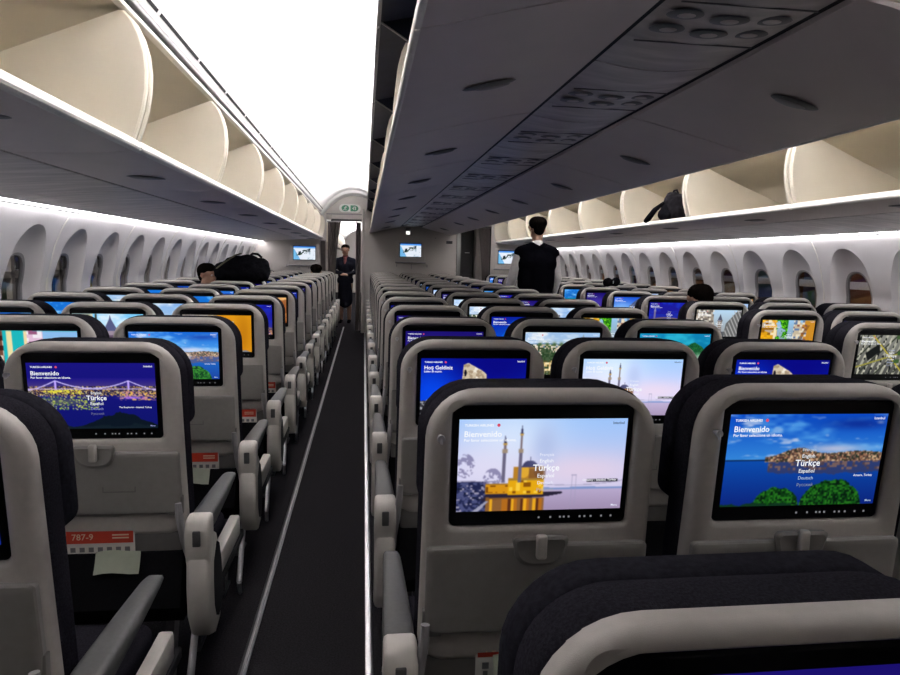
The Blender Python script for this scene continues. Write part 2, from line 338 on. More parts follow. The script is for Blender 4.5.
def pic_tower():
    p = Pic((.72, .85, .95), (.62, .62, .62)); p.poly([(0, 0), (0, 1), (.60, 1), (.72, .5), (.75, 0)], (.78, .74, .68)); p.speck((PX < .68), [(.92, .90, .86), (.45, .42, .40), (.62, .58, .52)], .85, 16, 13, 5)
    p.rect(.86, 1.02, .15, .60, (.55, .50, .46)); p.rect(.84, 1.04, .58, .64, (.42, .38, .36)); p.poly([(.85, .64), (1.03, .64), (.94, .86)], (.32, .34, .42))
    p.poly([(1.77, 0), (1.77, 1), (1.62, 1), (1.18, .5), (1.12, 0)], (.42, .42, .42)); st = (np.mod(PX*7+PY*4.0, 1) < .35) & (PX > 1.15+.42*np.clip(PY-.2, 0, 1)); p.put(st, (.72, .72, .72), .8); p.rect(.72, 1.14, 0, .2, (.35, .36, .38))
    return p
def pic_aerial():
    p = Pic((.55, .55, .52), (.30, .30, .29)); st = (np.mod(PX*6-PY*2.2, 1) < .42); p.put(st, (.66, .66, .60)); p.put(np.mod(PX*2.1-PY*2.1, 1) < .12, (.22, .24, .20)); p.speck(st, [(.12, .13, .13), (.78, .77, .70)], .5, 22, 16, 6)
    p.put(np.abs(PY-(1.35-PX)) < .025, (.72, .66, .25)); p.put(np.abs(PY-(.2+.3*PX)) < .02, (.6, .58, .25)); p.poly([(.2, .55), (.55, .8), (.6, .6), (.3, .35)], (.10, .11, .11)); p.speck(PX > 1, [(.25, .36, .2)], .25, 12, 10, 2)
    return p
def pic_night():
    p = Pic((.10, .10, .62), (.16, .14, .55)); p.grad(.0, .5, (.30, .20, .45), (.10, .16, .66)); n = fbm(PX*3, PY*4, 6); p.put(np.clip((n-.5)*3, 0, 1), (.12, .28, .85), .7)
    p.put(np.abs(PY-.25-.1*np.sin(PX*2)) < .03, (.5, .42, .35), .8); p.speck(PY < .22, [(.9, .65, .3), (.35, .22, .35), (.2, .15, .35)], .7, 40, 40, 5); p.rect(.22, .30, .1, .62, (.45, .42, .6)); p.poly([(.2, .62), (.32, .62), (.26, .82)], (.5, .5, .68)); return p
def pic_temple():
    p = Pic((.10, .32, .85), (.45, .68, .95)); p.soft(.4, .5, .6, .3, (.55, .75, .97), .8); p.poly([(.75, .55), (1.2, .95), (1.77, .70), (1.77, .5)], (.32, .36, .5), .9)
    for k in range(6): p.rect(.85+.15*k, .92+.15*k, .1, .55, (.86, .80, .76)); 
    p.rect(.80, 1.77, .0, .12, (.8, .72, .62)); p.rect(0, .8, 0, .12, (.3, .42, .55)); return p
def pic_houses():
    p = Pic((.10, .62, .66), (.05, .52, .58)); p.rect(0, .35, .2, 1, (.45, .28, .22)); p.speck(PX < .35, [(.85, .80, .74), (.25, .12, .1), (.6, .4, .32)], .8, 12, 10, 3)
    p.rect(.35, .78, 0, 1, (.12, .72, .74)); p.rect(.42, .52, 0, 1, (.92, .88, .66)); p.rect(.74, .80, 0, 1, (.94, .86, .66)); p.rect(.80, 1.1, .3, 1, (.88, .74, .84)); p.speck((PX > .8) & (PX < 1.15), [(.6, .35, .5), (.95, .92, .95)], .5, 12, 14, 4); p.rect(1.1, 1.77, .72, 1, (.55, .74, .92)); p.rect(1.1, 1.77, 0, .72, (.75, .60, .62)); p.speck((PX > 1.1) & (PY < .72), [(.9, .85, .82), (.45, .3, .3)], .5, 10, 11, 8)
    return p
def pic_maiden():
    p = Pic((.50, .80, .98), (.70, .85, .95)); n = fbm(PX*2.5, PY*5, 4); p.put(np.clip((n-.45)*3, 0, 1), (.93, .97, 1.0), .8)
    p.poly([(0, 0), (0, 1), (.45, 1), (.35, .3), (.4, 0)], (.70, .68, .55)); p.put((PX < .4) & (fbm(PX*8, PY*8, 3) > .52), (.20, .32, .16)); p.rect(.55, .60, .3, 1, (.25, .26, .22)); p.rect(.44, .50, 0, 1, (.88, .84, .72))
    p.rect(.72, 1.12, 0, .42, (.75, .68, .74)); p.rect(.70, 1.14, .36, .44, (.40, .33, .42)); p.rect(.78, 1.06, .44, .56, (.62, .56, .62)); p.poly([(.74, .56), (1.10, .56), (.95, .86), (.92, .98), (.89, .86)], (.34, .36, .52)); p.speck((PX > .72) & (PX < 1.12) & (PY < .42), [(.4, .32, .4), (.95, .9, .92)], .6, 18, 16, 2); p.poly([(1.3, 0), (1.35, .6), (1.55, .8), (1.77, .8), (1.77, 0)], (.25, .36, .30))
    return p
def pic_sea():
    p = Pic((.10, .45, .85), (.05, .35, .62)); n = fbm(PX*3, PY*6, 2); p.put(np.clip((n-.45)*3, 0, 1)*(PY > .5), (.62, .85, .98), .85); p.grad(0, .48, (.02, .30, .50), (.05, .55, .72), PY < .48); p.put((PY < .50) & (PY > .44) & (PX > .7), (.30, .38, .4)); p.soft(.5, .25, .5, .15, (.1, .7, .75), .6); return p
def pic_pale():
    p = Pic((.55, .72, .92), (.70, .80, .90)); n = fbm(PX*2.5, PY*5, 3); p.put(np.clip((n-.42)*3, 0, 1), (.88, .92, .97), .85); p.put(PY < .45, (.25, .52, .72)); p.put(PY < .25+.1*fbm(PX*5, PX*0), (.3, .38, .32)); p.ell(.5, .72, .03, .035, (.15, .18, .3)); return p
def pic_blue():
    p = Pic((.04, .10, .60), (.05, .35, .85)); p.soft(1.1, .3, .7, .5, (.05, .45, .85), .8); p.put((np.mod(PX*2-PY*1.4, 1) < .12) & (PY < .9), (.10, .50, .85), .35); return p
def pic_violet():
    p = Pic((.10, .06, .42), (.24, .16, .55)); p.soft(.6, .5, .5, .3, (.3, .24, .7), .7); p.speck(PY < .3, [(.8, .6, .4), (.3, .2, .4)], .4, 40, 40, 4); return p
def pic_orange():
    p = Pic((.90, .70, .45), (.75, .45, .22)); p.put(fbm(PX*4, PY*5, 3) > .55, (.55, .30, .16), .8); p.put(fbm(PX*3+5, PY*2, 6) > .58, (.95, .85, .70), .7); return p
def pic_map():
    p = Pic((.40, .66, .92), (.86, .90, .95)); n = fbm(PX*2.2+3, PY*2.6, 2); p.put(PY < .86, (.90, .93, .97)); p.put((PX+PY*.6 < .55) & (PY < .8), (.45, .72, .90))
    land = ((np.abs(PY-.35-.28*PX+.12*(fbm(PX*7, PY*7, 3)-.5)) < .13) & (PX > .25) & (PX < 1.35) & (fbm(PX*6, PY*6, 5) > .36)); p.put(land, (.10, .16, .20)); p.put(land & (fbm(PX*12, PY*12, 7) > .6), (.35, .45, .35)); p.put((fbm(PX*6+4, PY*6, 9) > .66) & (PX > 1.0), (.70, .78, .84)); p.put(PY > .95, (.2, .45, .85)); return p

def lin(c):
    c = np.clip(c, 0, 1); return np.where(c <= .04045, c/12.92, ((c+.055)/1.055)**2.4)

_fontcache = {}
def text_geo(s, bold=0.0):
    key = (s, bold)
    if key in _fontcache: return _fontcache[key]
    cu = bpy.data.curves.new('lettering', 'FONT'); cu.body = s; cu.size = 1.0; cu.offset = bold; cu.resolution_u = 2
    ob = bpy.data.objects.new('lettering', cu); COL.objects.link(ob)
    dg = bpy.context.evaluated_depsgraph_get(); me = ob.evaluated_get(dg).to_mesh()
    vs = [tuple(v.co) for v in me.vertices]; fs = [tuple(p.vertices) for p in me.polygons]
    ob.evaluated_get(dg).to_mesh_clear(); COL.objects.unlink(ob); bpy.data.objects.remove(ob); bpy.data.curves.remove(cu)
    _fontcache[key] = (vs, fs); return vs, fs

def screen_mesh(name, pic, texts, W, H, cx, cz, y0, ytilt=None, step=1):
    """display panel facing -Y, width W, height H; texts: (string, x, y, size, colour, align, bold) in screen units (x 0..1.77, y 0..1)"""
    c_ = pic.c
    for _ in range(2): c_ = (c_+np.roll(c_, 1, 0)+np.roll(c_, 1, 1)+np.roll(np.roll(c_, 1, 0), 1, 1))/4; c_[0] = c_[1]; c_[:, 0] = c_[:, 1]
    img = lin(c_[::step, ::step]); h, w = img.shape[:2]
    yt = ytilt or (lambda z: 0.0)
    xs = cx-W/2+W*np.arange(w)/(w-1); zs = cz+H/2-H*np.arange(h)/(h-1)
    vs = [(xs[j], y0+yt(zs[i]), zs[i]) for i in range(h) for j in range(w)]
    fs = [(i*w+j, (i+1)*w+j, (i+1)*w+j+1, i*w+j+1) for i in range(h-1) for j in range(w-1)]
    cols = [tuple(c) for c in img.reshape(-1, 3)]
    if any(t_[0].startswith('TURKISH') for t_ in texts):
        o = len(vs); X = cx-W/2+W*.405/1.77; Z = cz-H/2+H*.937
        for i in range(14): vs.append((X+0.017*H*cos(2*pi*i/14), y0-.0006+yt(Z), Z+0.017*H*sin(2*pi*i/14))); cols.append(tuple(lin(np.array((.85, .3, .4)))))
        fs.append(tuple(range(o, o+14)))
    for t in texts:
        s, x, y, size, col, al = t[:6]; bold = t[6] if len(t) > 6 else 0
        tv, tf = text_geo(s, bold); 
        if not tv: continue
        x0 = min(v[0] for v in tv); x1 = max(v[0] for v in tv); off = 0 if al == 'l' else (x0+x1)/2 if al == 'c' else x1
        o = len(vs); k = H*size
        for v in tv:
            X = cx-W/2+W*x/1.77+(v[0]-off)*k; Z = cz-H/2+H*y+v[1]*k
            vs.append((X, y0-.0006+yt(Z), Z)); cols.append(tuple(lin(np.array(col))))
        fs += [tuple(i+o for i in f) for f in tf]
    me = bpy.data.meshes.new(name); me.from_pydata(vs, [], fs); me.materials.append(M['screen'])
    a = me.color_attributes.new('Col', 'FLOAT_COLOR', 'POINT')
    buf = np.ones((len(vs), 4), np.float32); buf[:, :3] = np.array(cols); a.data.foreach_set('color', buf.ravel()); me.update()
    return me

WH = (.97, .98, 1.0)
def welcome(lang='es', fade=.75, cap=None, dim=(.75, .8, .95), top='Istanbul', topcol=WH, tcol=WH, capcol=WH, menu=True):
    t = [('TURKISH AIRLINES', .055, .925, .036, tcol, 'l', .02)]
    if lang == 'es': t += [('Bienvenido', .05, .815, .088, tcol, 'l', .015), ('Por favor seleccione un idioma.', .05, .765, .043, tcol, 'l', .015)]
    else: t += [('Ho\u015f Geldiniz', .05, .815, .088, tcol, 'l', .015), ('L\u00fctfen dil se\u00e7iniz.', .05, .765, .043, tcol, 'l', .015)]
    if menu:
        t += [('Fran\u00e7ais', .93, .60, .048, dim, 'c'), ('English', .93, .53, .055, WH, 'c', .005), ('T\u00fcrk\u00e7e', .93, .44, .098, WH, 'c', .015), ('Espa\u00f1ol', .93, .365, .06, WH, 'c', .005), ('Deutsch', .93, .29, .052, dim, 'c'), ('\u0420\u0443\u0441\u0441\u043a\u0438\u0439', .93, .215, .046, tuple(.6*c+.1 for c in dim), 'c')]
    t += [(top, 1.735, .94, .04, topcol, 'r', .01), ('Menu', 1.735, .03, .032, dim, 'r', .01)]
    if cap: t += [(cap, 1.70, .317, .034, capcol, 'r', .01)]
    return t

TILT = tan(radians(5.5)); ZTOP = 1.197
yt = lambda z: (ZTOP-z)*TILT
SCR = {}
def S(key, pic, texts, step=1): SCR[key] = screen_mesh('screen', pic, texts, .336, .190, 0, 1.020, .0088, yt, step)
S('bridge', pic_bridge(), welcome('es', cap='The Bosphorus - Istanbul, Turkey', dim=(.6, .62, .85)))
S('mosque', pic_mosque(), welcome('es', cap='Ortak\u00f6y - Istanbul, Turkey', topcol=(.1, .1, .15), dim=(.93, .94, 1)))
S('mosque_tr', pic_mosque(1), welcome('tr', cap='Ortak\u00f6y - Istanbul, Turkey', topcol=(.3, .3, .4), dim=(.93, .94, 1)))
S('bay', pic_bay(), welcome('es', cap='Amasra, Turkey', dim=(.7, .8, .9)))
S('bay_bright', pic_bay(1), welcome('es', cap='Amasra, Turkey', dim=(.8, .9, .95)))
S('stone_tr', pic_stone(), welcome('tr', menu=False)); S('stone', pic_stone(), welcome('es', menu=False))
S('hill', pic_hill(), welcome('es', tcol=(.95, .97, 1)), 1)
S('island', pic_island(), welcome('es'), 2); S('street', pic_street(), welcome('es'), 2); S('yellow', pic_yellow(), [], 2)
S('tower', pic_tower(), welcome('es'), 2); S('aerial', pic_aerial(), welcome('es'), 2); S('night', pic_night(), welcome('es'), 2)
S('temple', pic_temple(), welcome('es'), 2); S('houses', pic_houses(), [], 2); S('maiden', pic_maiden(), [], 2); S('sea', pic_sea(), [], 2)
S('pale', pic_pale(), [], 2); S('blue', pic_blue(), welcome('es'), 2); S('violet', pic_violet(), welcome('es', menu=False), 2); S('orange', pic_orange(), [], 2)
SDESC = dict(bridge='night bridge', mosque='golden mosque at dusk', mosque_tr='pale dusk mosque', bay='blue bay and green shrubs', bay_bright='bright turquoise bay', stone_tr='white stone on blue', stone='white stone on blue', hill='hillside town', island='teal sea and green island', street='colourful street', yellow='yellow building', tower='grey street and tower', aerial='grey city seen from above', night='blue night sky', temple='columns under blue sky', houses='turquoise houses', maiden='tower under pale sky', sea='bright blue sea', pale='pale blue sky', blue='plain blue', violet='violet night', orange='orange rock')

# ------------------------------------------------------------------ seat parts (local: back face at y=0, floor z=0)
def T(ring, dy=0): return [(x, y+yt(z)+dy, z) for x, y, z in ring]
PARTS = {}
def build_parts():
    # hard back shell with a deep rounded frame round the display opening
    b = MB().use('shell'); H0 = .236
    O = lambda ins, y: T(rr(.229-ins, .595+ins, 1.172-ins, .098-ins, .05, y, 9, H0-ins))
    I = lambda g, y: T(rr(.182+g, .893-g, 1.143+g, .014+g, .012+g, y, 9))
    b.loft([O(0, .036), O(0, .016), O(.002, .010), O(.007, .004), O(.014, .0005), O(.021, 0), I(.012, .001), I(.004, .004), I(0, .010), I(0, .026)], False, True)
    PARTS['back_shell'] = b.mesh('back_shell', 50)
    # display unit
    b = MB().use('bezel'); R = lambda ins, y: T(rr(.180-ins, .895+ins, 1.141-ins, .012, .010, y, 6))
    b.loft([R(0, .025), R(0, .012), R(.003, .0095), R(.006, .0090)], True, True)
    b.use('white_glow')
    for i, x in enumerate((0, .024, .044, .052, .062, .085, .095, .108, .13, .15)):
        b.box(x-.0018, x+.0018, .0083+yt(.909), .0095+yt(.909), .9075, .9112)
    PARTS['monitor'] = b.mesh('monitor')
    # folding tray
    b = MB().use('tray'); R = lambda ins, y: T(rr(.2245-ins, .668+ins, .858-ins, .010, .022, y, 7, .2265-ins))
    b.loft([R(0, .004), R(0, -.010), R(.003, -.014), R(.008, -.0155), R(.014, -.016)], True, True)
    PARTS['tray_table'] = b.mesh('tray_table')
    b = MB().use('tray'); R = lambda ins, y: T(rr(.058-ins, .818+ins, .880-ins, .012, .026, y, 7, .046-ins))
    b.loft([R(0, -.012), R(0, -.020), R(.006, -.0235), R(.010, -.0215)], True, True)
    b.use('shell').box(-.011, .011, -.034+yt(.86), -.018+yt(.86), .836, .886, .006, 3)
    PARTS['tray_latch'] = b.mesh('tray_latch')
    b = MB().use('pocket')
    for (x0, x1, z0, z1) in ((-.045, .045, .768, .771), (-.045, .045, .740, .743), (-.045, -.042, .742, .77), (.042, .045, .742, .77)):
        b.box(x0+.06, x1+.06, -.0166+yt(.75), -.0150+yt(.75), z0, z1)
    b.box(.022, .098, -.0163+yt(.75), -.0150+yt(.75), .753, .757)
    PARTS['placard'] = b.mesh('placard')
    b = MB().use('pocket').box(-.222, .222, .004+yt(.59), .028+yt(.59), .525, .675, .01)
    PARTS['literature_pocket'] = b.mesh('literature_pocket')
    b = MB().use('mesh_black'); R = lambda z, y0: [(-.225, y0, z), (.225, y0, z), (.225, .09+yt(z), z), (-.225, .09+yt(z), z)]
    b.loft([R(.548, -.012+yt(.548)), R(.53, -.020+yt(.53)), R(.40, .0), R(.34, .04)], True, True)
    PARTS['seat_pocket'] = b.mesh('seat_pocket')
    # soft parts
    b = MB().use('fabric'); R = lambda ins, y: T(rr(.235-ins, .43+ins, 1.174-ins, .102-ins, .04, y, 9, .240-ins))
    b.loft([R(.02, .030), R(.004, .034), R(0, .046), R(0, .085), R(.008, .105), R(.03, .118)], True, True)
    PARTS['back_cushion'] = b.mesh('back_cushion', 60)
    b = MB().use('headrest'); R = lambda ins, y: T(rr(.236-ins, .90+ins, 1.170-ins, .106-ins, .04, y, 9))
    b.loft([R(.03, .096), R(.006, .102), R(0, .116), R(0, .150), R(.01, .168), R(.035, .178)], True, True)
    PARTS['headrest'] = b.mesh('headrest', 60)
    b = MB().use('fabric').box(-.238, .238, .10, .60, .355, .475, .035, 4); PARTS['seat_cushion'] = b.mesh('seat_cushion', 60)
    b = MB().use('darkmetal').box(-.258, .258, .16, .20, .30, .34, .008).box(-.258, .258, .46, .50, .30, .34, .008).box(-.03, .03, .12, .56, .315, .356, .006)
    PARTS['seat_frame'] = b.mesh('seat_frame')
    b = MB().use('darkmetal').prism([(.15, .31), (.21, .31), (.12, .012), (.06, .012)], 'x', .145, .170).box(.14, .175, .03, .16, 0, .016, .004); PARTS['leg_rear'] = b.mesh('leg')
    b = MB().use('darkmetal').prism([(.45, .31), (.51, .31), (.51, .012), (.46, .012)], 'x', .145, .170).box(.14, .175, .43, .56, 0, .016, .004); PARTS['leg_front'] = b.mesh('leg')
    b = MB().use('metal').tube([(.236, .16, .31), (.238, .10, .24), (.242, -.01, .09)], .011).tube([(.242, -.01, .09), (.235, .05, .014)], .009); PARTS['strut'] = b.mesh('strut')
    b = MB().use('metal').tube([(-.206, .004, 1.085), (-.206, -.004, 1.085), (-.206, -.010, 1.085), (-.206, -.014, 1.085)], [.005, .004, .008, .007], 12).tube([(-.206, -.012, 1.085), (-.206, -.014, 1.075)], .003, 8); PARTS['coat_hook'] = b.mesh('coat_hook')
    # arms that carry the tray
    for nm, s in (('tray_arm_r', 1), ('tray_arm_l', -1)):
        b = MB().use('greyrail').tube([(s*.228, -.002, .715), (s*.231, -.006, .68), (s*.236, .014, .60), (s*.243, .045, .53), (s*.245, .075, .48)], [.009, .011, .010, .010, .012], 10)
        b.use('pocket').box(min(s*.190, s*.230), max(s*.190, s*.230), -.013+yt(.70), .006+yt(.70), .666, .722, .003); PARTS[nm] = b.mesh('tray_arm')
    # armrests (local origin = armrest axis x=0)
    def pad(w0, w1):
        rings = []
        for y, w, zt, zb in ((.055, w0, .660, .612), (.10, w0, .662, .612), (.30, (w0+w1)/2, .660, .622), (.44, w1, .657, .632), (.475, w1*.9, .652, .636), (.482, w1*.7, .648, .640)):
            c = .008; h = w/2
            rings.append([(-h, y, zb+c), (-h+c, y, zb), (h-c, y, zb), (h, y, zb+c), (h, y, zt-c), (h-c*.6, y, zt-c*.3), (h-c*1.6, y, zt), (-h+c*1.6, y, zt), (-h+c*.6, y, zt-c*.3), (-h, y, zt-c)])
        return MB().use('armpad').loft(rings, True, True)
    PARTS['arm_pad'] = pad(.062, .046).mesh('armrest', 45)
    def sweep(path, w, c=.008):     # path of (y, z, half thickness) swept outline -> thick band of width w
        pass
    b = MB().use('armcap')
    prof = [(-.010, .585), (-.012, .625), (-.006, .652), (.012, .667), (.045, .669), (.058, .664), (.058, .60), (.05, .55), (.03, .52), (.0, .52)]
    rings = []
    for x, k in ((-.034, .82), (-.031, .95), (-.024, 1), (.024, 1), (.031, .95), (.034, .82)):
        cy, cz = .022, .598; rings.append([(x, cy+(p-cy)*k, cz+(q-cz)*k) for p, q in prof])
    b.loft(rings, True, True); PARTS['arm_cap'] = b.mesh('end_cap', 50)
    b = MB().use('button').box(-.011, .011, -.0165, -.006, .588, .634, .003); PARTS['arm_button'] = b.mesh('release_button')
    # aisle side shroud with opening, curved foot
    b = MB().use('armcap')
    outer = [(-.005, .545), (-.012, .46), (-.005, .36), (.03, .295), (.08, .272), (.13, .285), (.165, .33), (.17, .40), (.15, .50), (.11, .585), (.06, .61)]
    cy, cz = .07, .43; rings = []
    for x, k in ((-.033, .86), (-.029, .96), (-.020, 1), (.020, 1), (.029, .96), (.033, .86)): rings.append([(x, cy+(p-cy)*k, cz+(q-cz)*k) for p, q in outer])
    b.loft(rings, True, True)
    inner = [(cy+(p-cy)*.62+.03, cz+(q-cz)*.72) for p, q in outer]; b.use('seam').prism(inner, 'x', .030, .0345); b.prism(inner, 'x', -.0345, -.030)
    PARTS['side_panel'] = b.mesh('side_panel', 50)
    b = MB().use('armcap').box(-.020, .018, .22, .56, .385, .462, .008); b.use('seam').box(-.015, .02, .16, .62, .35, .383, .006); PARTS['cushion_trim'] = b.mesh('cushion_trim')
build_parts()

ARM = .262
SEATS = {}
def seat(block, side, loc, scr, label, first_detail=False, rz=0.0):
    """side: -1 aisle on the left, +1 aisle on the right, 0 inner; last: closing armrest on the right"""
    t = thing('airline_seat', label, 'seat', loc, rz, {'L': 'seats of the left block', 'C': 'seats of the centre block', 'R': 'seats of the right block'}[block])
    P = lambda n, k=None, parent=t: link(n, PARTS[k or n], parent)
    P('back_shell'); m = P('monitor'); link('screen', SCR[scr], m)
    tr = P('tray_table'); P('tray_latch', None, tr); P('placard', None, tr)
    P('literature_pocket'); P('seat_pocket'); P('back_cushion'); P('headrest'); P('seat_cushion'); P('seat_frame')
    lg = [P('leg', 'leg_rear'), P('leg', 'leg_front'), P('strut')]
    if side < 0 or (side == 0 and block != 'L'):
        for o in lg: o.scale.x = -1
    P('coat_hook')
    P('tray_arm', 'tray_arm_r'); P('tray_arm', 'tray_arm_l')
    def arm(x, aisle):
        a = P('armrest', 'arm_pad'); a.location.x = x; a.scale.x = 1 if aisle else .6
        ec = P('end_cap', 'arm_cap', a); ec.scale.x = 1 if aisle else .95; P('release_button', 'arm_button', a)
        if aisle:
            s = P('side_panel'); s.location.x = x; c = P('cushion_trim'); c.location.x = x
            if x < 0: s.scale.x = -1; c.scale.x = -1
        return a
    return t, arm

R_ = random.Random(3)
LX = [-1.768, -1.244, -.72]; CX = [.348, .872, 1.396]; RX = [2.494, 3.018, 3.542]
def cam_in(x, y, mg=.3): return -.498*y-mg < x+.25 and x-.25 < .879*y+mg
ORD = ['nearest', 'second', 'third', 'fourth', 'fifth', 'sixth', 'seventh', 'eighth', 'ninth', 'tenth', 'eleventh', 'twelfth', 'thirteenth', 'fourteenth', 'fifteenth', 'sixteenth']
LS = {(0, 2): 'bridge', (1, 2): 'bay_bright', (1, 1): 'houses', (2, 2): 'yellow', (2, 1): 'maiden', (2, 0): 'sea', (3, 2): 'violet', (3, 1): 'pale', (3, 0): 'sea', (4, 2): 'orange', (4, 1): 'sea', (5, 2): 'blue', (5, 1): 'bay_bright', (0, 1): 'hill', (-1, 2): 'stone', (-1, 1): 'hill', (6, 2): 'violet', (3, 2): 'night'}
CS = {(-1, 0): 'violet', (0, 0): 'mosque', (0, 1): 'bay', (0, 2): 'temple', (1, 0): 'stone_tr', (1, 1): 'mosque_tr', (1, 2): 'stone', (2, 0): 'violet', (2, 1): 'hill', (2, 2): 'island', (3, 0): 'violet', (3, 1): 'blue', (3, 2): 'street', (4, 0): 'night', (4, 1): 'hill', (4, 2): 'pale', (5, 1): 'pale', (5, 2): 'violet', (6, 1): 'violet'}
RS = {(1, 0): 'aerial', (2, 0): 'street', (2, 1): 'violet', (3, 0): 'tower', (4, 0): 'night', (5, 0): 'temple', (6, 0): 'violet', (3, 1): 'island', (4, 1): 'hill'}
for k_ in range(2, 14): RS[(k_, 2)] = ('orange', 'street', 'violet', 'yellow')[k_ % 4]
ANY = ['violet', 'blue', 'sea', 'pale', 'night', 'mosque', 'bay', 'hill']
COLN = {'L': ['window seat', 'middle seat', 'aisle seat'], 'C': ['left aisle seat', 'middle seat', 'right aisle seat'], 'R': ['aisle seat', 'middle seat', 'window seat']}
BLK = {'L': 'left block', 'C': 'centre block', 'R': 'right block'}
used = set()
for block, xs, y0, rows, tab in (('L', LX, 1.923, range(-1, 14), LS), ('C', CX, 1.253, range(-1, 15), CS), ('R', RX, 2.064, range(0, 14), RS)):
    kmin = {'L': -1, 'C': -1, 'R': 1}[block]
    for k in rows:
        y = y0+.787*k
        for i, x in enumerate(xs):
            if not cam_in(x, y, .12) or (block == 'C' and k == -1 and i > 0) or (block == 'L' and k == -1 and i < 2): continue
            scr = tab.get((k, i)) or R_.choice(ANY)
            vis = (k, i) in tab and k <= 4 and not (block == 'C' and k == -1) and not (block == 'L' and k == -1)
            lab = 'grey and navy %s of %s, %s row from the camera' % (COLN[block][i], BLK[block], ORD[k-kmin])
            if vis: lab = '%s of %s, %s row, screen showing %s' % (COLN[block][i], BLK[block], ORD[k-kmin], SDESC[scr])
            jx = 0; jz = 0; rz = R_.uniform(-.008, .008)
            if block == 'C' and k == 0 and i == 1: jx = .006
            dy_ = 0
            if block == 'L' and k == -1: jx = -.052
            if block == 'L' and k >= 0: jx = -.026 if k == 0 else -.018
            if block == 'C' and k == 0 and i == 0: jx = .004
            if block == 'C' and k == 0: dy_ = (-.03, -.075, -.05)[i]
            if block == 'C' and k == -1: jx = .040; dy_ = .054
            side = (1 if i == 2 else 0) if block == 'L' else (-1 if i == 0 else (1 if i == 2 else 0)) if block == 'C' else (-1 if i == 0 else 0)
            t, arm = seat(block, side, (x+jx, y+dy_, 0), scr, lab, rz=rz)
            if block == 'C' and k in (-1, 0): t.scale.z =   .941 if k < 0 else (1.003, 1.018, 1.01)[i]
            SEATS[(block, k, i)] = t
            xl = -ARM
            if i == 0 and block != 'L': arm(-ARM-.012, True)
            else: arm(-ARM, False)
            if i == 2: arm(ARM+(.016 if block == 'L' else .012), block != 'R')

# safety cards and slips that stick out of the literature pockets
def safety_card(root_seat, lab, dx=0.0, slip=None, zb=.5):
    sx, sy = root_seat.location.x+dx, root_seat.location.y
    o = thing('safety_card', lab, 'safety card', (sx, sy+yt(.58)-.001, zb), 0, 'red safety cards in the seat pockets')
    b = MB().use('card_white').box(-.096, .096, -.0015, 0, 0.0, .122); link('card_sheet', b.mesh('card_sheet'), o)
    b = MB().use('card_red').box(-.092, .092, -.0022, -.0012, .078, .118); r = link('red_band', b.mesh('red_band'), o, 'red printed band')
    b = MB().use('ink_cream')
    tv, tf = text_geo('787-9', .01); b.add([(-.078+v[0]*.026, -.0026, .089+v[1]*.026) for v in tv], tf)
    link('lettering', b.mesh('lettering'), r, 'cream printed lettering')
    for z in (.103, .094): link('printed_line', MB().use('ink_cream').box(.034, .080, -.0027, -.0021, z-.0025, z+.0015).mesh('printed_line'), r)
    b = MB().use('ink_grey')
    for i in range(7): b.box(-.082+i*.025, -.068+i*.025, -.0021, -.0014, .052, .066); b.box(-.080+i*.025, -.070+i*.025, -.0021, -.0014, .035, .047)
    link('pictogram', b.mesh('pictogram'), o)
    if slip:
        b = MB().use('slip'); n = 6
        rows_ = [[(x, -.004-.012*(1-j/4)**2-.02*(1-j/4), .012+.055*j/4+.004*sin(i)) for i, x in enumerate(np.linspace(-.062, .062, n))] for j in range(5)]
        b.loft(rows_, closed=False)
        b2 = [[(x, y+.0006, z) for x, y, z in r] for r in rows_]; b.loft(b2, closed=False)
        b.use('ink_grey')
        p = link('paper_slip', b.mesh('paper_slip'), None); p.location = (sx+slip[0], sy+yt(.58)-.008, zb+slip[1]); p.rotation_euler = (0, radians(slip[2]), 0)
        tag(p, slip[3], 'paper')
safety_card(SEATS[('L', 0, 2)], 'red safety card in the pocket below the night bridge screen', -.008, (.055, -.01, -2, 'pale green paper slip in the pocket below the night bridge screen'))
safety_card(SEATS[('L', 1, 2)], 'red safety card in the pocket below the bright turquoise bay screen', .06, (.0, -.012, 0, 'pale paper slip in the pocket below the bright turquoise bay screen'))
safety_card(SEATS[('L', 2, 2)], 'red safety card in the pocket below the yellow building screen', .09)
safety_card(SEATS[('L', 3, 2)], 'red safety card in the pocket of the left fifth-row aisle seat', .09)
safety_card(SEATS[('C', 0, 0)], 'red safety card in the pocket below the golden mosque screen', -.02, (.0, .02, 0, 'pale paper slip in the pocket below the golden mosque screen'), .528)
# ------------------------------------------------------------------ cabin shell
CEN = .872; YB = 12.85; YN = -1.6; YF = 28.0
PZ = [0, .2, .4, .8, 1.2, 1.45, 1.58, 1.67, 1.70, 1.9, 2.3, 2.9]; PH = [2.70, 2.78, 2.86, 2.96, 2.955, 2.89, 2.835, 2.775, 2.77, 2.76, 2.66, 1.9]
def hw(z): return float(np.interp(z, PZ, PH))
struct('floor', MB().use('carpet').box(CEN-2.8, CEN+2.8, YN, YF, -.05, 0).mesh('floor'))
for n, x in (('trim_1', -.40), ('trim_2', .030), ('trim_3', 1.72), ('trim_4', 2.14)):
    b = MB().use('metal' if n == 'trim_2' else 'darkmetal').box(x-.014, x+.014, YN, YB+1, 0, .008, .003); b.use('metal' if n == 'trim_2' else 'greyrail').box(x-.004, x+.004, YN, YB+1, .008, .011)
    struct(n, b.mesh(n))
NW = 64; PITCH = .64; NY0 = {'left': 4.42, 'right': 4.85}
def ring_pts(a, b, cz, ex):
    out = []
    for i in range(NW):
        t = 2*pi*(i+.5)/NW; c, s = cos(t), sin(t); r = (abs(c/a)**ex+abs(s/b)**ex)**(-1/ex); out.append((r*c, cz+r*s))
    return out
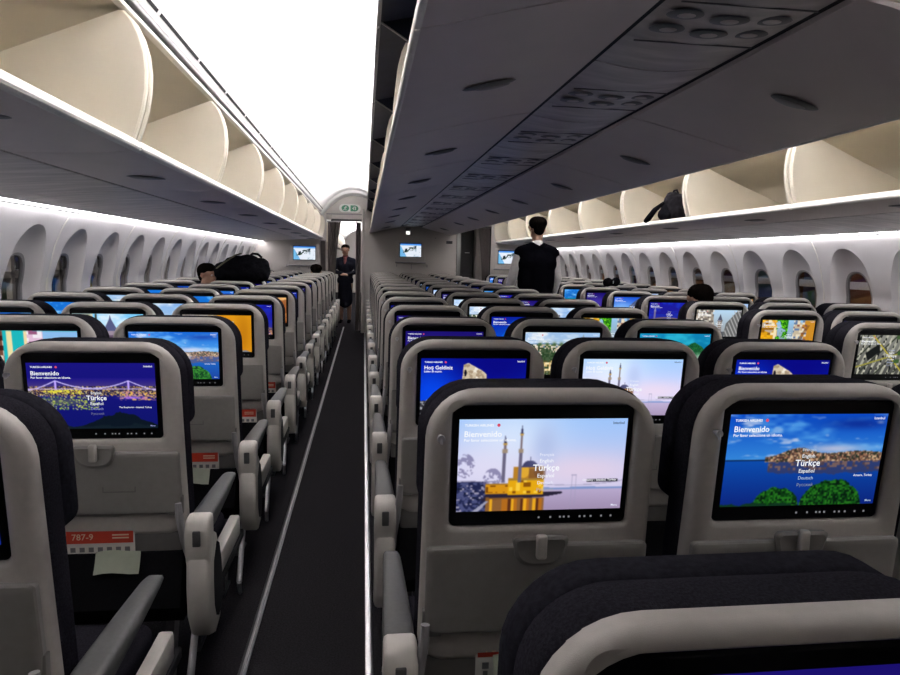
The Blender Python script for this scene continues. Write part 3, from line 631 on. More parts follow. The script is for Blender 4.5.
def rect_pts(hy, z0, z1, cz):
    out = []
    for i in range(NW):
        t = 2*pi*(i+.5)/NW; c, s = cos(t), sin(t)
        k = min(hy/abs(c) if abs(c) > 1e-9 else 1e9, ((z1-cz) if s > 0 else (cz-z0))/abs(s) if abs(s) > 1e-9 else 1e9); out.append([k*c, cz+k*s])
    # pull the nearest points onto the corners
    for cy, cz_ in ((hy, z1), (-hy, z1), (-hy, z0), (hy, z0)):
        j = min(range(NW), key=lambda q: (out[q][0]-cy)**2+(out[q][1]-cz_)**2); out[j] = [cy, cz_]
    return out
ZW1 = 1.672
wn = 0
for side in ('left', 'right'):
    sg = -1 if side == 'left' else 1
    b = MB().use('wall'); y = NY0[side]
    while y-PITCH > .3: y -= PITCH
    ys = []
    while y < YB+.2: ys.append(y); y += PITCH
    N = ring_pts(.235, .42, 1.16, 2.3); Pn = ring_pts(.140, .235, 1.168, 2.6); Rc = rect_pts(PITCH/2, 0, ZW1, 1.16)
    for yc in ys:
        rings = []
        for t in (0, .25, .5, .75, .93): rings.append([(p[0]*(1-t)+q[0]*t, p[1]*(1-t)+q[1]*t, 0) for p, q in zip(Rc, N)])
        rings.append([(q[0], q[1], 0) for q in N])
        for t, d in ((.04, .010), (.25, .032), (.5, .048), (.75, .059), (1, .065)): rings.append([(p[0]*(1-t)+q[0]*t, p[1]*(1-t)+q[1]*t, d) for p, q in zip(N, Pn)])
        b.loft([[(CEN+sg*(hw(z)+d), yc+yy_, z) for yy_, z, d in r] for r in rings])
    # hull above the windows, behind bins and ceiling
    b.use('seam')
    zz = [ZW1, 1.9, 2.3, 2.9]; b.loft([[(CEN+sg*hw(z)+sg*.0, YN, z), (CEN+sg*hw(z), YF, z)] for z in zz], closed=False)
    struct('wall_'+side, b.mesh('wall_'+side, 22))
    wb = MB().use('greyrail'); O1 = ring_pts(.142, .237, 1.168, 2.6); O2 = ring_pts(.126, .221, 1.168, 2.6)
    F = lambda pts, d: [(sg*(hw(z)+d)-sg*hw(1.168), y_, z) for y_, z in pts]
    wb.loft([F(O1, .063), F(O2, .067), F(O2, .086)]); fm = wb.mesh('window_frame')
    gb = MB().use('glass'); gb.add(F(O2, .080), [tuple(range(NW))]); gm = gb.mesh('window_pane')
    for yc in ys:
        X = CEN+sg*(hw(1.168))
        if not (-.498*yc-.35 < X < .879*yc+.35): continue
        wn += 1; o = struct('window_%d' % wn, fm); o.location = (X, yc, 0)
        p = link('pane', gm, o)
    # slim joint strips between pairs of wall panels
# wall joints
tn = 5
for side, sg in (('left', -1), ('right', 1)):
    y = NY0[side]+PITCH/2-4*PITCH
    while y < YB:
        if y > .6:
            zz = np.linspace(.7, ZW1-.004, 10); b = MB().use('lip')
            b.loft([[(CEN+sg*(hw(z)+.004), y-.006, z), (CEN+sg*(hw(z)-.0035), y-.004, z), (CEN+sg*(hw(z)-.0035), y+.004, z), (CEN+sg*(hw(z)+.004), y+.006, z)] for z in zz], closed=False)
            struct('trim_%d' % tn, b.mesh('wall_joint')); tn += 1
        y += 2*PITCH
struct('wall_back', MB().use('bulk').box(CEN-2.95, CEN+2.95, YN-.06, YN, 0, 3).mesh('wall_back'))
struct('wall_far', MB().use('bulk').box(CEN-2.95, CEN+2.95, YF, YF+.06, 0, 3).mesh('wall_far'))
# bulkheads at the end of the cabin
struct('wall_front_left', MB().use('bulk').box(CEN-2.97, -.70, YB, YB+.06, 0, 2.95, .004).mesh('wall_front_left'))
struct('wall_front_center', MB().use('bulk').box(-.03, 1.76, YB, YB+.06, 0, 2.95, .004).box(-.045, .0, YB-.03, YB+.3, 0, 2.33, .01).mesh('wall_front_center'))
struct('wall_front_right', MB().use('bulk').box(2.44, CEN+2.97, YB, YB+.06, 0, 2.95, .004).mesh('wall_front_right'))
hd = MB().use('bulk').box(-.70, -.03, YB, YB+.06, 2.14, 2.95); hd.use('galley').box(-.62, -.045, YB+.061, YB+.10, 2.10, 2.21); hd.use('greyrail').box(-.70, -.03, YB-.02, YB, 2.215, 2.235, .005); hd.use('bulk').box(-.70, -.60, YB-.02, YB+.05, 2.12, 2.22, .02)
struct('wall_front_header', hd.mesh('wall_front_header'))
struct('wall_right_header', MB().use('bulk').box(1.76, 2.44, YB, YB+.06, 2.08, 2.95).mesh('wall_right_header'))
# aisle ceilings with a deep arch, plus vent panels
def arch(mir):
    pr = [(-.80, 2.262), (-.766, 2.264), (-.745, 2.298), (-.70, 2.36), (-.62, 2.45), (-.50, 2.55), (-.38, 2.615), (-.24, 2.65), (-.08, 2.645), (.06, 2.60), (.16, 2.54), (.24, 2.46), (.30, 2.45)]
    return [((1.744-x if mir else x), z) for x, z in pr]
b = MB().use('ceil')
for mir in (False, True):
    a = arch(mir); b.loft([[(x, YN, z) for x, z in a], [(x, YB, z) for x, z in a]], closed=False)
    b.loft([[(x, YB+.02, z-.12) for x, z in a], [(x, YF, z-.12) for x, z in a]], closed=False)
b.use('seam'); b.box(CEN-1.5, CEN+1.5, YN, YF, 2.90, 2.93)
struct('ceiling', b.mesh('ceiling', 40))
# arched end piece over the doorway
pr = [p for p in arch(False) if -.9 < p[0] < .1]
b = MB().use('ceil'); b.loft([[(x, YB-.34, z-.002) for x, z in pr], [(x, YB-.30, z-.055) for x, z in pr], [(x, YB-.02, z-.085) for x, z in pr]], closed=False)
struct('trim_%d' % tn, b.mesh('ceiling_end')); tn += 1
BP = 1.29; OY = [2.45+BP*k for k in range(-2, 9)]; CY = [2.72+BP*k for k in range(-2, 8)]
for mir in (False, True):
    mx = lambda x: 1.744-x if mir else x
    def bx(b, x0, x1, y0, y1, z0, z1, be=0): b.box(min(mx(x0), mx(x1)), max(mx(x0), mx(x1)), y0, y1, z0, z1, be)
    b = MB().use('lip'); bx(b, -.80, -.772, YN, YB, 2.210, 2.226, .003)
    b.use('seam'); bx(b, -.80, -.784, YN, YB, 2.226, 2.243)
    b.use('greyrail'); bx(b, -.81, -.764, YN, YB, 2.243, 2.263, .006)
    struct('trim_%d' % tn, b.mesh('bin_header')); tn += 1
    if not mir:
        b = MB().use('seam'); y = .3
        while y < YB-.1:
            b.prism([(-.7535, 2.2865), (-.7470, 2.2970), (-.7435, 2.2955), (-.7500, 2.2850)], 'y', y, y+.56); y += .60
        struct('trim_%d' % tn, b.mesh('air_vent_slots')); tn += 1

# ------------------------------------------------------------------ overhead bins
ORDN = ORD
def lens_handle(parent, X, y, z, tiltx, sg):
    b = MB().use('console_dark'); rot = Matrix.Rotation(tiltx, 3, 'Y'); b.ell((0, 0, 0), (.085, .034, .006), 20, 8, rot)
    b.use('greyrail').ell((sg*.012, .006, -.003), (.056, .018, .006), 16, 8, rot)
    o = link('handle', b.mesh('handle'), parent); o.location = (X, y, z); return o
def outer_bin(X0, sg, y0, y1, lab, grp):
    L = y1-y0; t = thing('overhead_bin', lab, 'overhead bin', (X0, y0, 1.74), 0, grp)
    q = lambda s, z: (sg*s, z-1.74)
    g = .004
    b = MB().use('binout'); b.prism([q(.004, 1.766), q(.10, 1.753), q(.25, 1.746), q(.40, 1.742), q(.40, 1.752), q(.78, 1.755), q(.80, 1.79), q(.5, 1.775), q(.2, 1.778), q(.004, 1.79)], 'y', g, L-g)
    link('bucket', b.mesh('bucket'), t)
    b = MB().use('bin'); pts = [q(.006, 1.7905), q(.2, 1.7785), q(.5, 1.7755), q(.78, 1.789)]
    b.loft([[(p[0], g, p[1]+.001) for p in pts], [(p[0], L-g, p[1]+.001) for p in pts]], closed=False); link('bucket_floor', b.mesh('bucket_floor'), t)
    b = MB().use('lip'); x0, x1 = sorted((sg*-.010, sg*.014)); b.prism([q(-.016, 1.774), q(-.013, 1.767), q(.0, 1.762), q(.014, 1.764), q(.014, 1.797), q(.006, 1.802), q(.0, 1.801), q(-.005, 1.796)], 'y', g, L-g)
    link('lip', b.mesh('lip'), t, 'white front edge')
    poly = [(.0, 1.79), (-.018, 1.84), (-.036, 1.90), (-.047, 1.96), (-.050, 2.02), (-.045, 2.08), (-.030, 2.135), (-.008, 2.18), (.016, 2.207), (.03, 2.207), (.40, 2.052), (.80, 1.90), (.80, 1.78), (.4, 1.772)]
    for ya, yb in ((.010, .040), (L-.040, L-.010)):
        b = MB().use('bin'); rings = []
        cs, cz = .3, 1.95
        for y, k in ((ya, .985), (ya+.006, 1.0), (yb-.006, 1.0), (yb, .985)): rings.append([(sg*(cs+(s-cs)*k), y, cz+(z-cz)*k-1.74) for s, z in poly])
        b.loft(rings, True, True); link('end_panel', b.mesh('end_panel', 28), t)
    b = MB().use('bin_shaded'); pr = [(.83, 1.76), (.845, 1.95), (.80, 2.10), (.70, 2.18), (.45, 2.215), (.02, 2.222)]
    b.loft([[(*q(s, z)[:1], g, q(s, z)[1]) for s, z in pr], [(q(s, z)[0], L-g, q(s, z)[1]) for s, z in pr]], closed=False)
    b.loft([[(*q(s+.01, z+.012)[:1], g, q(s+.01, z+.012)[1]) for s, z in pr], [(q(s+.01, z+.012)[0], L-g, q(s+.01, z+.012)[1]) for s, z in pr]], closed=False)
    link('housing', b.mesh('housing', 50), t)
    lens_handle(t, sg*.17, L/2, .004, sg*-.05, sg)
    # service panel outboard of the bin
    p = thing('service_panel', lab.replace('open cream overhead bin', 'grey ceiling console beside the overhead bin'), 'console', (X0+sg*.41, y0, 1.74), 0, grp.replace('overhead bins', 'ceiling consoles'))
    b = MB().use('psu'); pp = [(.004, .0), (.2, -.012), (.42, -.030), (.62, -.052), (.655, -.056), (.655, -.044), (.4, -.015), (.004, .012)]
    b.prism([(sg*s, z) for s, z in pp], 'y', g, L-g); link('panel', b.mesh('panel'), p)
    return t
def centre_bin(X0, sg, y0, y1, lab, grp):
    L = y1-y0; t = thing('overhead_bin', lab, 'overhead bin', (X0, y0, 1.9), 0, grp); g = .004
    q = lambda s, z: (sg*s, z-1.9)
    b = MB().use('binout'); b.prism([q(.002, 1.888), q(.08, 1.905), q(.2, 1.938), (q(.35, 1.974)), q(.48, 2.004), q(.558, 2.016), q(.558, 2.03), q(.3, 1.985), q(.1, 1.935), q(.002, 1.912)], 'y', g, L-g)
    link('bucket', b.mesh('bucket'), t)
    b = MB().use('lip'); x0, x1 = sorted((sg*-.006, sg*.010)); b.box(x0, x1, g, L-g, -.016, .016, .006, 3); link('lip', b.mesh('lip'), t, 'white front edge')
    poly = [(.0, 1.90), (.004, 1.96), (.009, 2.03), (.014, 2.09), (.022, 2.16), (.034, 2.21), (.05, 2.245), (.065, 2.245), (.30, 2.15), (.54, 2.06), (.54, 2.035), (.3, 1.99), (.1, 1.94)]
    for ya, yb in ((.010, .036), (L-.036, L-.010)):
        b = MB().use('bin').prism([q(s, z) for s, z in poly], 'y', ya, yb); link('end_panel', b.mesh('end_panel', 28), t)
    b = MB().use('navy'); pr = [(-.05, 2.325), (.1, 2.36), (.4, 2.40), (.765, 2.42)]
    for dz in (0, .008): b.loft([[(q(s, z+dz)[0], g, q(s, z+dz)[1]) for s, z in pr], [(q(s, z+dz)[0], L-g, q(s, z+dz)[1]) for s, z in pr]], closed=False)
    b.box(min(sg*.762, sg*.765), max(sg*.762, sg*.765), g, L-g, .135, .52); link('housing', b.mesh('housing'), t, 'bin liner darkened navy as if unlit')
    b = MB().use('navy').prism([q(-.044, 2.322), q(.1, 2.355), (q(.5, 2.40)), q(.5, 2.02)], 'y', L-.008, L+.000); b.use('greyrail').tube([(sg*-.044, L-.012, .420), (sg*.2, L-.012, .275)], .004, 8)
    link('hinge_plate', b.mesh('hinge_plate'), t)
    b = MB().use('greyrail'); x0, x1 = sorted((sg*-.062, sg*-.046)); b.box(x0, x1, .012, L-.012, .405, .445, .004); link('top_rail', b.mesh('top_rail'), t, 'pale grey top rail')
    lens_handle(t, sg*.27, L/2, .050, sg*-.24, sg)
    return t
for side, X0, sg in (('left', -.768, -1), ('right', 2.512, 1)):
    n = 0
    for k in range(len(OY)-1):
        y0, y1 = OY[k], OY[k+1]
        if side == 'left' and y1 < 1.3: continue
        if side == 'right' and y1 < 2.6: continue
        y1 = min(y1, YB-.01)
        outer_bin(X0, sg, y0, y1, 'open cream overhead bin over the %s window seats, %s from the camera' % (side, ORDN[n]), 'overhead bins along the %s wall' % side); n += 1
for side, X0, sg in (('left', .102, 1), ('right', 1.642, -1)):
    n = 0
    for k in range(len(CY)-1):
        y0, y1 = CY[k], CY[k+1]
        if y1 < (1.3 if side == 'left' else 1.6): continue
        if k == len(CY)-2: y1 = min(y1+BP, YB-.01) if y1 < YB-1.0 else YB-.01
        centre_bin(X0, sg, y0, y1, 'centre overhead bin on its %s side, grey underside, %s from the camera' % (side, ORDN[n]), 'centre overhead bins, %s side' % side); n += 1
# dark channel behind the service panel joints
struct('trim_%d' % tn, MB().use('seam').box(.60, 1.144, YN, YB, 2.0325, 2.05).mesh('service_channel')); tn += 1
rl = MB().use('console_dark').ell((0, 0, 0), (.050, .034, .004), 18, 6); rl.use('psu').ell((0, 0, -.002), (.026, .018, .004), 12, 6); rlm = rl.mesh('reading_light')
for k in range(15):
    yc = 1.65-.787+.787*k; y0 = yc-.39; y1 = min(yc+.39, YB-.01)
    p = thing('service_panel', 'grey centre ceiling console with six round reading lights, %s from the camera' % ORD[k], 'console', (CEN, yc, 2.02), 0, 'centre ceiling consoles')
    b = MB().use('psu'); n = 9; pr = [(-.181+.379*i/(n-1), .012-.020*cos(pi*(i/(n-1)-.5))) for i in range(n)]
    b.prism(pr+[(.198, .022), (-.181, .022)], 'y', y0-yc, y1-yc)
    link('panel', b.mesh('panel', 40), p)
    for i in range(3):
        for j in range(2):
            if yc+.1 > YB-.05: continue
            o = link('reading_light', rlm, p); o.location = (-.11+.11*i, -.05+.10*j, .012-.020*cos(pi*((-.11+.11*i+.196)/.392-.5))-.001)
    for y_ in (.136, -.136): link('panel_joint', MB().use('console_dark').box(-.165, .17, y_-.0015, y_+.0015, -.0085, -.005).mesh('panel_joint'), p)

# sidewall wash lights
for side, sg in (('left', -1), ('right', 1)):
    b = MB().use('greyrail'); x = CEN+sg*2.70
    b.box(min(x, x+sg*.068), max(x, x+sg*.068), .2, YB-.02, 1.688, 1.702)
    t = thing('wash_light', 'white light strip along the top of the %s sidewall' % side, 'strip light', (0, 0, 0))
    link('housing', b.mesh('housing'), t)
    link('lens', MB().use('led').box(min(x+sg*.018, x+sg*.071), max(x+sg*.018, x+sg*.071), .2, YB-.02, 1.680, 1.688).mesh('lens'), t, 'glowing white lens')

# ------------------------------------------------------------------ bulkhead monitors, signs, curtains
mm = pic_map()
def wall_monitor(x, z, lab, w=.40, h=.245):
    t = thing('wall_monitor', lab, 'monitor', (x, YB-.001, z), 0, 'map monitors on the front bulkheads')
    b = MB().use('bulk').box(-w/2-.08, w/2+.08, -.018, 0, -h/2-.13, h/2+.04, .01, 3); b.use('greyrail').box(-w/2-.09, w/2+.09, -.06, 0, -h/2-.125, -h/2-.095, .008); b.use('bezel').box(-w/2-.012, w/2+.012, -.022, -.016, -h/2-.012, h/2+.012, .003)
    c = link('casing', b.mesh('casing'), t)
    link('screen', screen_mesh('screen', mm, [], w, h, 0, 0, -.0225, None, 2), c, 'lit map')
wall_monitor(-1.10, 1.49, 'lit map monitor on the left front bulkhead beside the doorway')
wall_monitor(.88, 1.59, 'lit map monitor on the centre front bulkhead under the grey bins')
wall_monitor(2.78, 1.50, 'lit map monitor on the right front bulkhead behind the man in the vest')
for i, (x, z, w, h) in enumerate(((-1.42, 1.25, .02, .05), (-1.2, 1.22, .05, .012), (-1.02, 1.22, .02, .05), (.62, 1.30, .02, .05), (.90, 1.28, .012, .10), (1.2, 1.30, .02, .05), (1.35, 1.83, .02, .02))):
    b = MB().use('greyrail').box(x-w/2, x+w/2, YB-.014, YB-.001, z-h/2, z+h/2, .003)
    tag(link('wall_fitting', b.mesh('wall_fitting')), 'small grey fitting on the front bulkhead', 'fitting', 'small fittings on the front bulkheads')
b = MB().use('galley').box(1.56, 1.68, YB-.010, YB-.001, 1.73, 1.785, .003); tag(link('wall_sign', b.mesh('wall_sign')), 'small dark plate high on the right end of the centre bulkhead', 'sign')
t = thing('sign_lamp', 'small glowing white lamp under the far end of the centre bins', 'lamp', (.80, YB-.4, 1.90))
link('lamp_body', MB().use('greyrail').box(-.045, .045, -.03, .03, .03, .105, .008).mesh('lamp_body'), t); link('lamp_glass', MB().use('signlamp').box(-.035, .035, -.034, .02, -.03, .03, .006).mesh('lamp_glass'), t)
# green exit sign
t = thing('exit_sign', 'white oval sign with two green round symbols above the left doorway', 'sign', (-.265, YB-.03, 2.335))
def oval(w, h, y0, y1, n=32, ins=0):
    out = []
    for i in range(n):
        a = 2*pi*i/n; c, s = cos(a), sin(a); out.append((math.copysign(w/2-h/2, c)+h/2*c if abs(c) > 1e-6 else 0, h/2*s))
    return out
b = MB().use('signwhite').prism(oval(.40, .15, 0, 0), 'y', -.02, .03).prism(oval(.36, .12, 0, 0), 'y', -.03, -.02); pl = link('plate', b.mesh('plate'), t)
for x, nm in ((-.085, 0), (.085, 1)):
    b = MB().use('green'); b.prism([(x+.07*cos(2*pi*i/24), .056*sin(2*pi*i/24)) for i in range(24)], 'y', -.033, -.028)
    if nm: b.prism([(x-.075, -.055), (x, -.055), (x, .055), (x-.075, .055)], 'y', -.0331, -.028)
    g_ = link('green_symbol', b.mesh('green_symbol'), t)
    b = MB().use('signwhite')
    if nm == 0:   # running figure
        b.ell((x+.012, -.034, .032), (.010, .003, .010), 10, 6)
        for p0, p1 in (((.006, .020), (-.008, -.008)), ((-.008, -.008), (.014, -.022)), ((.014, -.022), (.010, -.042)), ((-.008, -.008), (-.024, -.030)), ((-.024, -.030), (-.040, -.030)), ((.006, .016), (.030, .006)), ((.006, .016), (-.020, .010))):
            b.tube([(x+p0[0], -.034, p0[1]), (x+p1[0], -.034, p1[1])], .0055, 6)
    else:         # door and arrow
        b.box(x-.02, x+.025, -.035, -.032, -.030, .032); b.use('green').box(x-.008, x+.012, -.0362, -.0345, -.030, .022); b.use('signwhite').prism([(x-.045, 0), (x-.028, .014), (x-.028, -.014)], 'y', -.035, -.032)
    link('white_figure', b.mesh('white_figure'), g_)
def curtain(lab, x0, x1, z0, z1, y, amp=.03, nf=6, x0b=None, x1b=None):
    n = nf*8; rows_ = []
    for j in range(13):
        t_ = j/12; z = z1+(z0-z1)*t_; a = x0+(x0b-x0)*sin(min(1, t_*1.6)*pi/2) if x0b is not None else x0; c = x1+(x1b-x1)*sin(min(1, t_*1.6)*pi/2) if x1b is not None else x1
        rows_.append([(a+(c-a)*i/n, y+amp*sin(2*pi*nf*i/n+.4*sin(3*t_))+.008*sin(9*i/n+5*t_), z) for i in range(n+1)])
    b = MB().use('curtain').loft(rows_, closed=False).loft([[(p[0], p[1]+.004, p[2]) for p in r] for r in rows_], closed=False)
    t = thing('curtain', lab, 'curtain', (0, 0, 0)); link('cloth', b.mesh('cloth', 60), t)
    link('curtain_rail', MB().use('greyrail').box(min(x0, x1)-.01, max(x0, x1)+.01, y-.012, y+.012, z1, z1+.02, .003).mesh('curtain_rail'), t)
curtain('dark taupe curtain gathered at the left side of the left doorway', -.68, -.44, .03, 2.08, YB+.16, .035, 5, -.68, -.55)
curtain('narrow dark curtain at the right side of the left doorway', -.155, -.055, .03, 2.08, YB+.16, .03, 3)
curtain('taupe curtain gathered beside the right front bulkhead', 2.20, 2.43, .03, 2.05, YB+.12, .035, 6, 2.30, 2.43)
curtain('pale curtain against the left bulkhead edge, beside the doorway', -.80, -.71, .03, 1.72, YB-.06, .02, 4)
# next cabin beyond the doorways
def panel_thing(name, lab, cat, x0, x1, y0, y1, z0, z1, k, door=None):
    t = thing(name, lab, cat, ((x0+x1)/2, (y0+y1)/2, z0)); w, d, h = (x1-x0)/2, (y1-y0)/2, z1-z0
    link('body', MB().use(k).box(-w, w, -d, d, 0, h, .01).mesh('body'), t)
    for i in range(2):
        p = link('door', MB().use(k).box(-w+.02, w-.02, -d-.012, -d, .08+i*h/2, h/2-.03+i*h/2, .006).mesh('door'), t); link('handle', MB().use('metal').box(-.05, .05, -d-.022, -d-.012, h/4+i*h/2, h/4+.02+i*h/2, .003).mesh('handle'), p)
panel_thing('galley_cabinet', 'dark tall galley cabinet seen through the right doorway', 'cabinet', 2.02, 2.30, 14.1, 14.7, 0, 2.1, 'galley')
panel_thing('galley_cabinet', 'pale tall cabinet at the right edge of the right doorway', 'cabinet', 2.335, 2.60, 13.9, 14.5, 0, 2.1, 'bulk')
for k in range(9):
    y0 = 14.4+1.29*k
    t = thing('overhead_bin', 'closed cream overhead bin in the next cabin, %s beyond the left doorway' % ORD[k], 'overhead bin', (-.75, y0, 1.70), 0, 'overhead bins in the next cabin')
    poly = [(-.02, .02), (.03, .12), (.045, .24), (.03, .36), (-.03, .48), (-.7, .48), (-.7, 0)]
    link('bin_door', MB().use('bin').prism(poly, 'y', .006, 1.284).mesh('bin_door', 28), t); link('latch', MB().use('greyrail').box(.02, .05, .6, .69, .10, .13, .004).mesh('latch'), t)
b = MB().use('curtain').box(-2.2, -.95, 14.3, 14.36, 0, 1.75, .01); struct('trim_%d' % tn, b.mesh('next_cabin_partition')); tn += 1

# ------------------------------------------------------------------ outside the windows
g = link('apron_ground', MB().use('carpet').box(-60, 60, -40, 80, -4.3, -4.2).mesh('apron_ground')); g['kind'] = 'structure'
M['out_brown'] = mat('brown_panel', (.16, .065, .035), .6, noise=.3, nscale=1.5); M['out_orange'] = mat('orange_panel', (.65, .22, .04), .6, noise=.2, nscale=2)
M['out_purple'] = mat('purple_panel', (.12, .09, .18), .6, noise=.3, nscale=2); M['out_teal'] = mat('teal_panel', (.20, .36, .40), .5, noise=.2, nscale=2); M['out_grey'] = mat('grey_panel', (.22, .22, .23), .6, noise=.3, nscale=1); M['out_white'] = mat('white_rail_paint', (.7, .7, .72), .5, noise=.1); M['out_yellow'] = mat('yellow_paint', (.65, .6, .05), .5, noise=.1); M['out_blue'] = mat('blue_paint', (.05, .06, .5), .5, noise=.1)
t = thing('jet_bridge', 'brown and orange panelled jet bridge seen through the right windows', 'jet bridge', (7.4, 14, -4.2))
link('tunnel', MB().use('out_brown').box(-.4, 3, -9, 12, 4.5, 8.2).mesh('tunnel'), t)
for i in range(16):
    k = ['out_orange', 'out_purple', 'out_brown', 'out_teal', 'out_grey'][i*7 % 5]; link('wall_panel', MB().use(k).box(-.46, -.4, -8.9+i*1.3, -8.9+i*1.3+.9, 4.6+.5*(i % 3), 6.2+.4*(i % 2), .02).mesh('wall_panel'), t)
link('handrail', MB().use('out_white').box(-.7, -.6, -9, 12, 5.35, 5.45).box(-.7, -.6, -9, 12, 5.75, 5.8).mesh('handrail'), t)
link('support', MB().use('out_grey').box(.8, 1.4, 4, 4.6, 0, 4.6).mesh('support'), t)
t = thing('service_truck', 'grey airport service truck with white rails seen through the left windows', 'truck', (-5.6, 12, -4.2))
link('truck_body', MB().use('out_grey').box(-2, .2, -6, 9, .6, 5.2, .1).mesh('truck_body'), t)
for i in range(10): link('rail_post', MB().use('out_white').box(.3, .38, -6+1.6*i, -5.9+1.6*i, 4.6, 5.7).mesh('rail_post'), t)
link('rail', MB().use('out_white').box(.3, .38, -6, 9, 5.62, 5.74).box(.3, .38, -6, 9, 5.2, 5.3).mesh('rail'), t)
for i in range(8): link('cargo_box', MB().use(['out_yellow', 'out_blue', 'out_white', 'out_brown'][i % 4]).box(.15, .28, -5.2+1.7*i, -4.7+1.7*i, 4.5, 5.15, .02).mesh('cargo_box'), t)
link('wheel', MB().use('mesh_black').tube([(.1, 6, .55), (.35, 6, .55)], .55, 20).mesh('wheel'), t)
# ------------------------------------------------------------------ people
def blob(name, caps, mkey, voxel, smooth=4, fac=.5):
    """caps: tapered capsules (p0, p1, r0, r1) and ellipsoids ('e', c, (rx,ry,rz)) fused into one continuous surface"""
    b = MB().use(mkey)
    for c in caps:
        if c[0] == 'e': b.ell(c[1], c[2], 20, 14); continue
        p0, p1, r0, r1 = Vector(c[0]), Vector(c[1]), c[2], c[3]
        d = p1-p0; n = max(2, int(d.length/max(.3*min(r0, r1), .004))); n = min(n, 60)
        dd = d.normalized(); pts = []; rs = []
        for k in range(5): a = pi/2*(1-k/4.0) ; pts.append(p0-dd*r0*sin(a)); rs.append(max(r0*cos(a), .0006))
        for k in range(1, n): pts.append(p0+d*k/n); rs.append(r0+(r1-r0)*k/n)
        for k in range(5): a = pi/2*k/4.0; pts.append(p1+dd*r1*sin(a)); rs.append(max(r1*cos(a), .0006))
        b.tube(pts, rs, 14)
    me = b.mesh(name); o = bpy.data.objects.new('shaping', me); COL.objects.link(o)
    m = o.modifiers.new('r', 'REMESH'); m.mode = 'VOXEL'; m.voxel_size = voxel
    s = o.modifiers.new('s', 'SMOOTH'); s.iterations = smooth; s.factor = fac
    dg = bpy.context.evaluated_depsgraph_get(); out = bpy.data.meshes.new_from_object(o.evaluated_get(dg)); out.name = name
    COL.objects.unlink(o); bpy.data.objects.remove(o)
    out.materials.clear(); out.materials.append(M[mkey]); out.polygons.foreach_set('use_smooth', [True]*len(out.polygons)); out.polygons.foreach_set('material_index', [0]*len(out.polygons)); out.update()
    return out
V = Vector
def head_caps(c, yaw=0, pitch=0, s=1.0):
    """head centred on c, facing +Y before turning; returns (skin capsules, hair capsules, eyes, mouth)"""
    R = Matrix.Rotation(yaw, 3, 'Z') @ Matrix.Rotation(pitch, 3, 'X'); c = V(c)
    P = lambda x, y, z: tuple(c+R @ V((x*s, y*s, z*s)))
    sk = [(P(0, -.022, .028), P(0, .022, .030), .078*s, .074*s), (P(0, .0, .01), P(0, .03, -.03), .068*s, .058*s), (P(0, .030, -.03), P(0, .048, -.088), .054*s, .030*s), (P(-.028, .01, -.06), P(.028, .01, -.06), .040*s, .040*s),
          (P(0, .082, .010), P(0, .100, -.026), .009*s, .014*s), (P(0, .068, .026), P(0, .068, .026), .02*s, .02*s), (P(-.012, .088, -.030), P(.012, .088, -.030), .009*s, .009*s),
          (P(-.022, .078, -.060), P(.022, .078, -.060), .010*s, .010*s), (P(-.05, .05, .022), P(.05, .05, .022), .026*s, .026*s)]
    for e in (-1, 1): sk += [(P(e*.078, -.004, .018), P(e*.080, -.008, -.022), .013*s, .010*s)]
    ha = [(P(0, -.030, .040), P(0, .015, .050), .083*s, .078*s), (P(-.03, -.02, .055), P(.03, -.02, .055), .066*s, .066*s), (P(0, -.045, .0), P(0, -.045, -.02), .066*s, .055*s), (P(0, .03, .085), P(0, .05, .078), .036*s, .03*s)]
    for e in (-1, 1): ha.append((P(e*.055, -.012, .02), P(e*.060, -.006, .0), .030*s, .022*s))
    ey = [P(e*.033, .078, .006) for e in (-1, 1)]
    return sk, ha, ey, [(P(-.022, .0895, -.062), P(.022, .0895, -.062), .006*s, .006*s)], P
def hand_caps(w, d, side, s=1.0, up=(0, 0, 1)):
    """relaxed hand hanging from wrist w in direction d"""
    w = V(w); d = V(d).normalized(); sd = V(side).normalized(); nrm = d.cross(sd).normalized(); out = []
    for i, off in enumerate((-.030, -.010, .010, .030)):
        base = w+d*.085*s+sd*off*s; out.append((w+sd*off*.6*s+d*.015*s, base, .013*s, .011*s))
        L = (.062, .075, .070, .052)[i]*s; k = base+d*L*.5+nrm*.006*s; out.append((base, k, .0095*s, .009*s)); out.append((k, k+d*L*.45+nrm*.022*s, .009*s, .0075*s))
    th = w+d*.03*s-sd*.034*s; k = th+d*.032*s-sd*.026*s; out.append((w+d*.02*s-sd*.02*s, th, .014*s, .012*s)); out.append((th, k, .0115*s, .0105*s)); out.append((k, k+d*.032*s+nrm*.010*s, .010*s, .008*s))
    return out
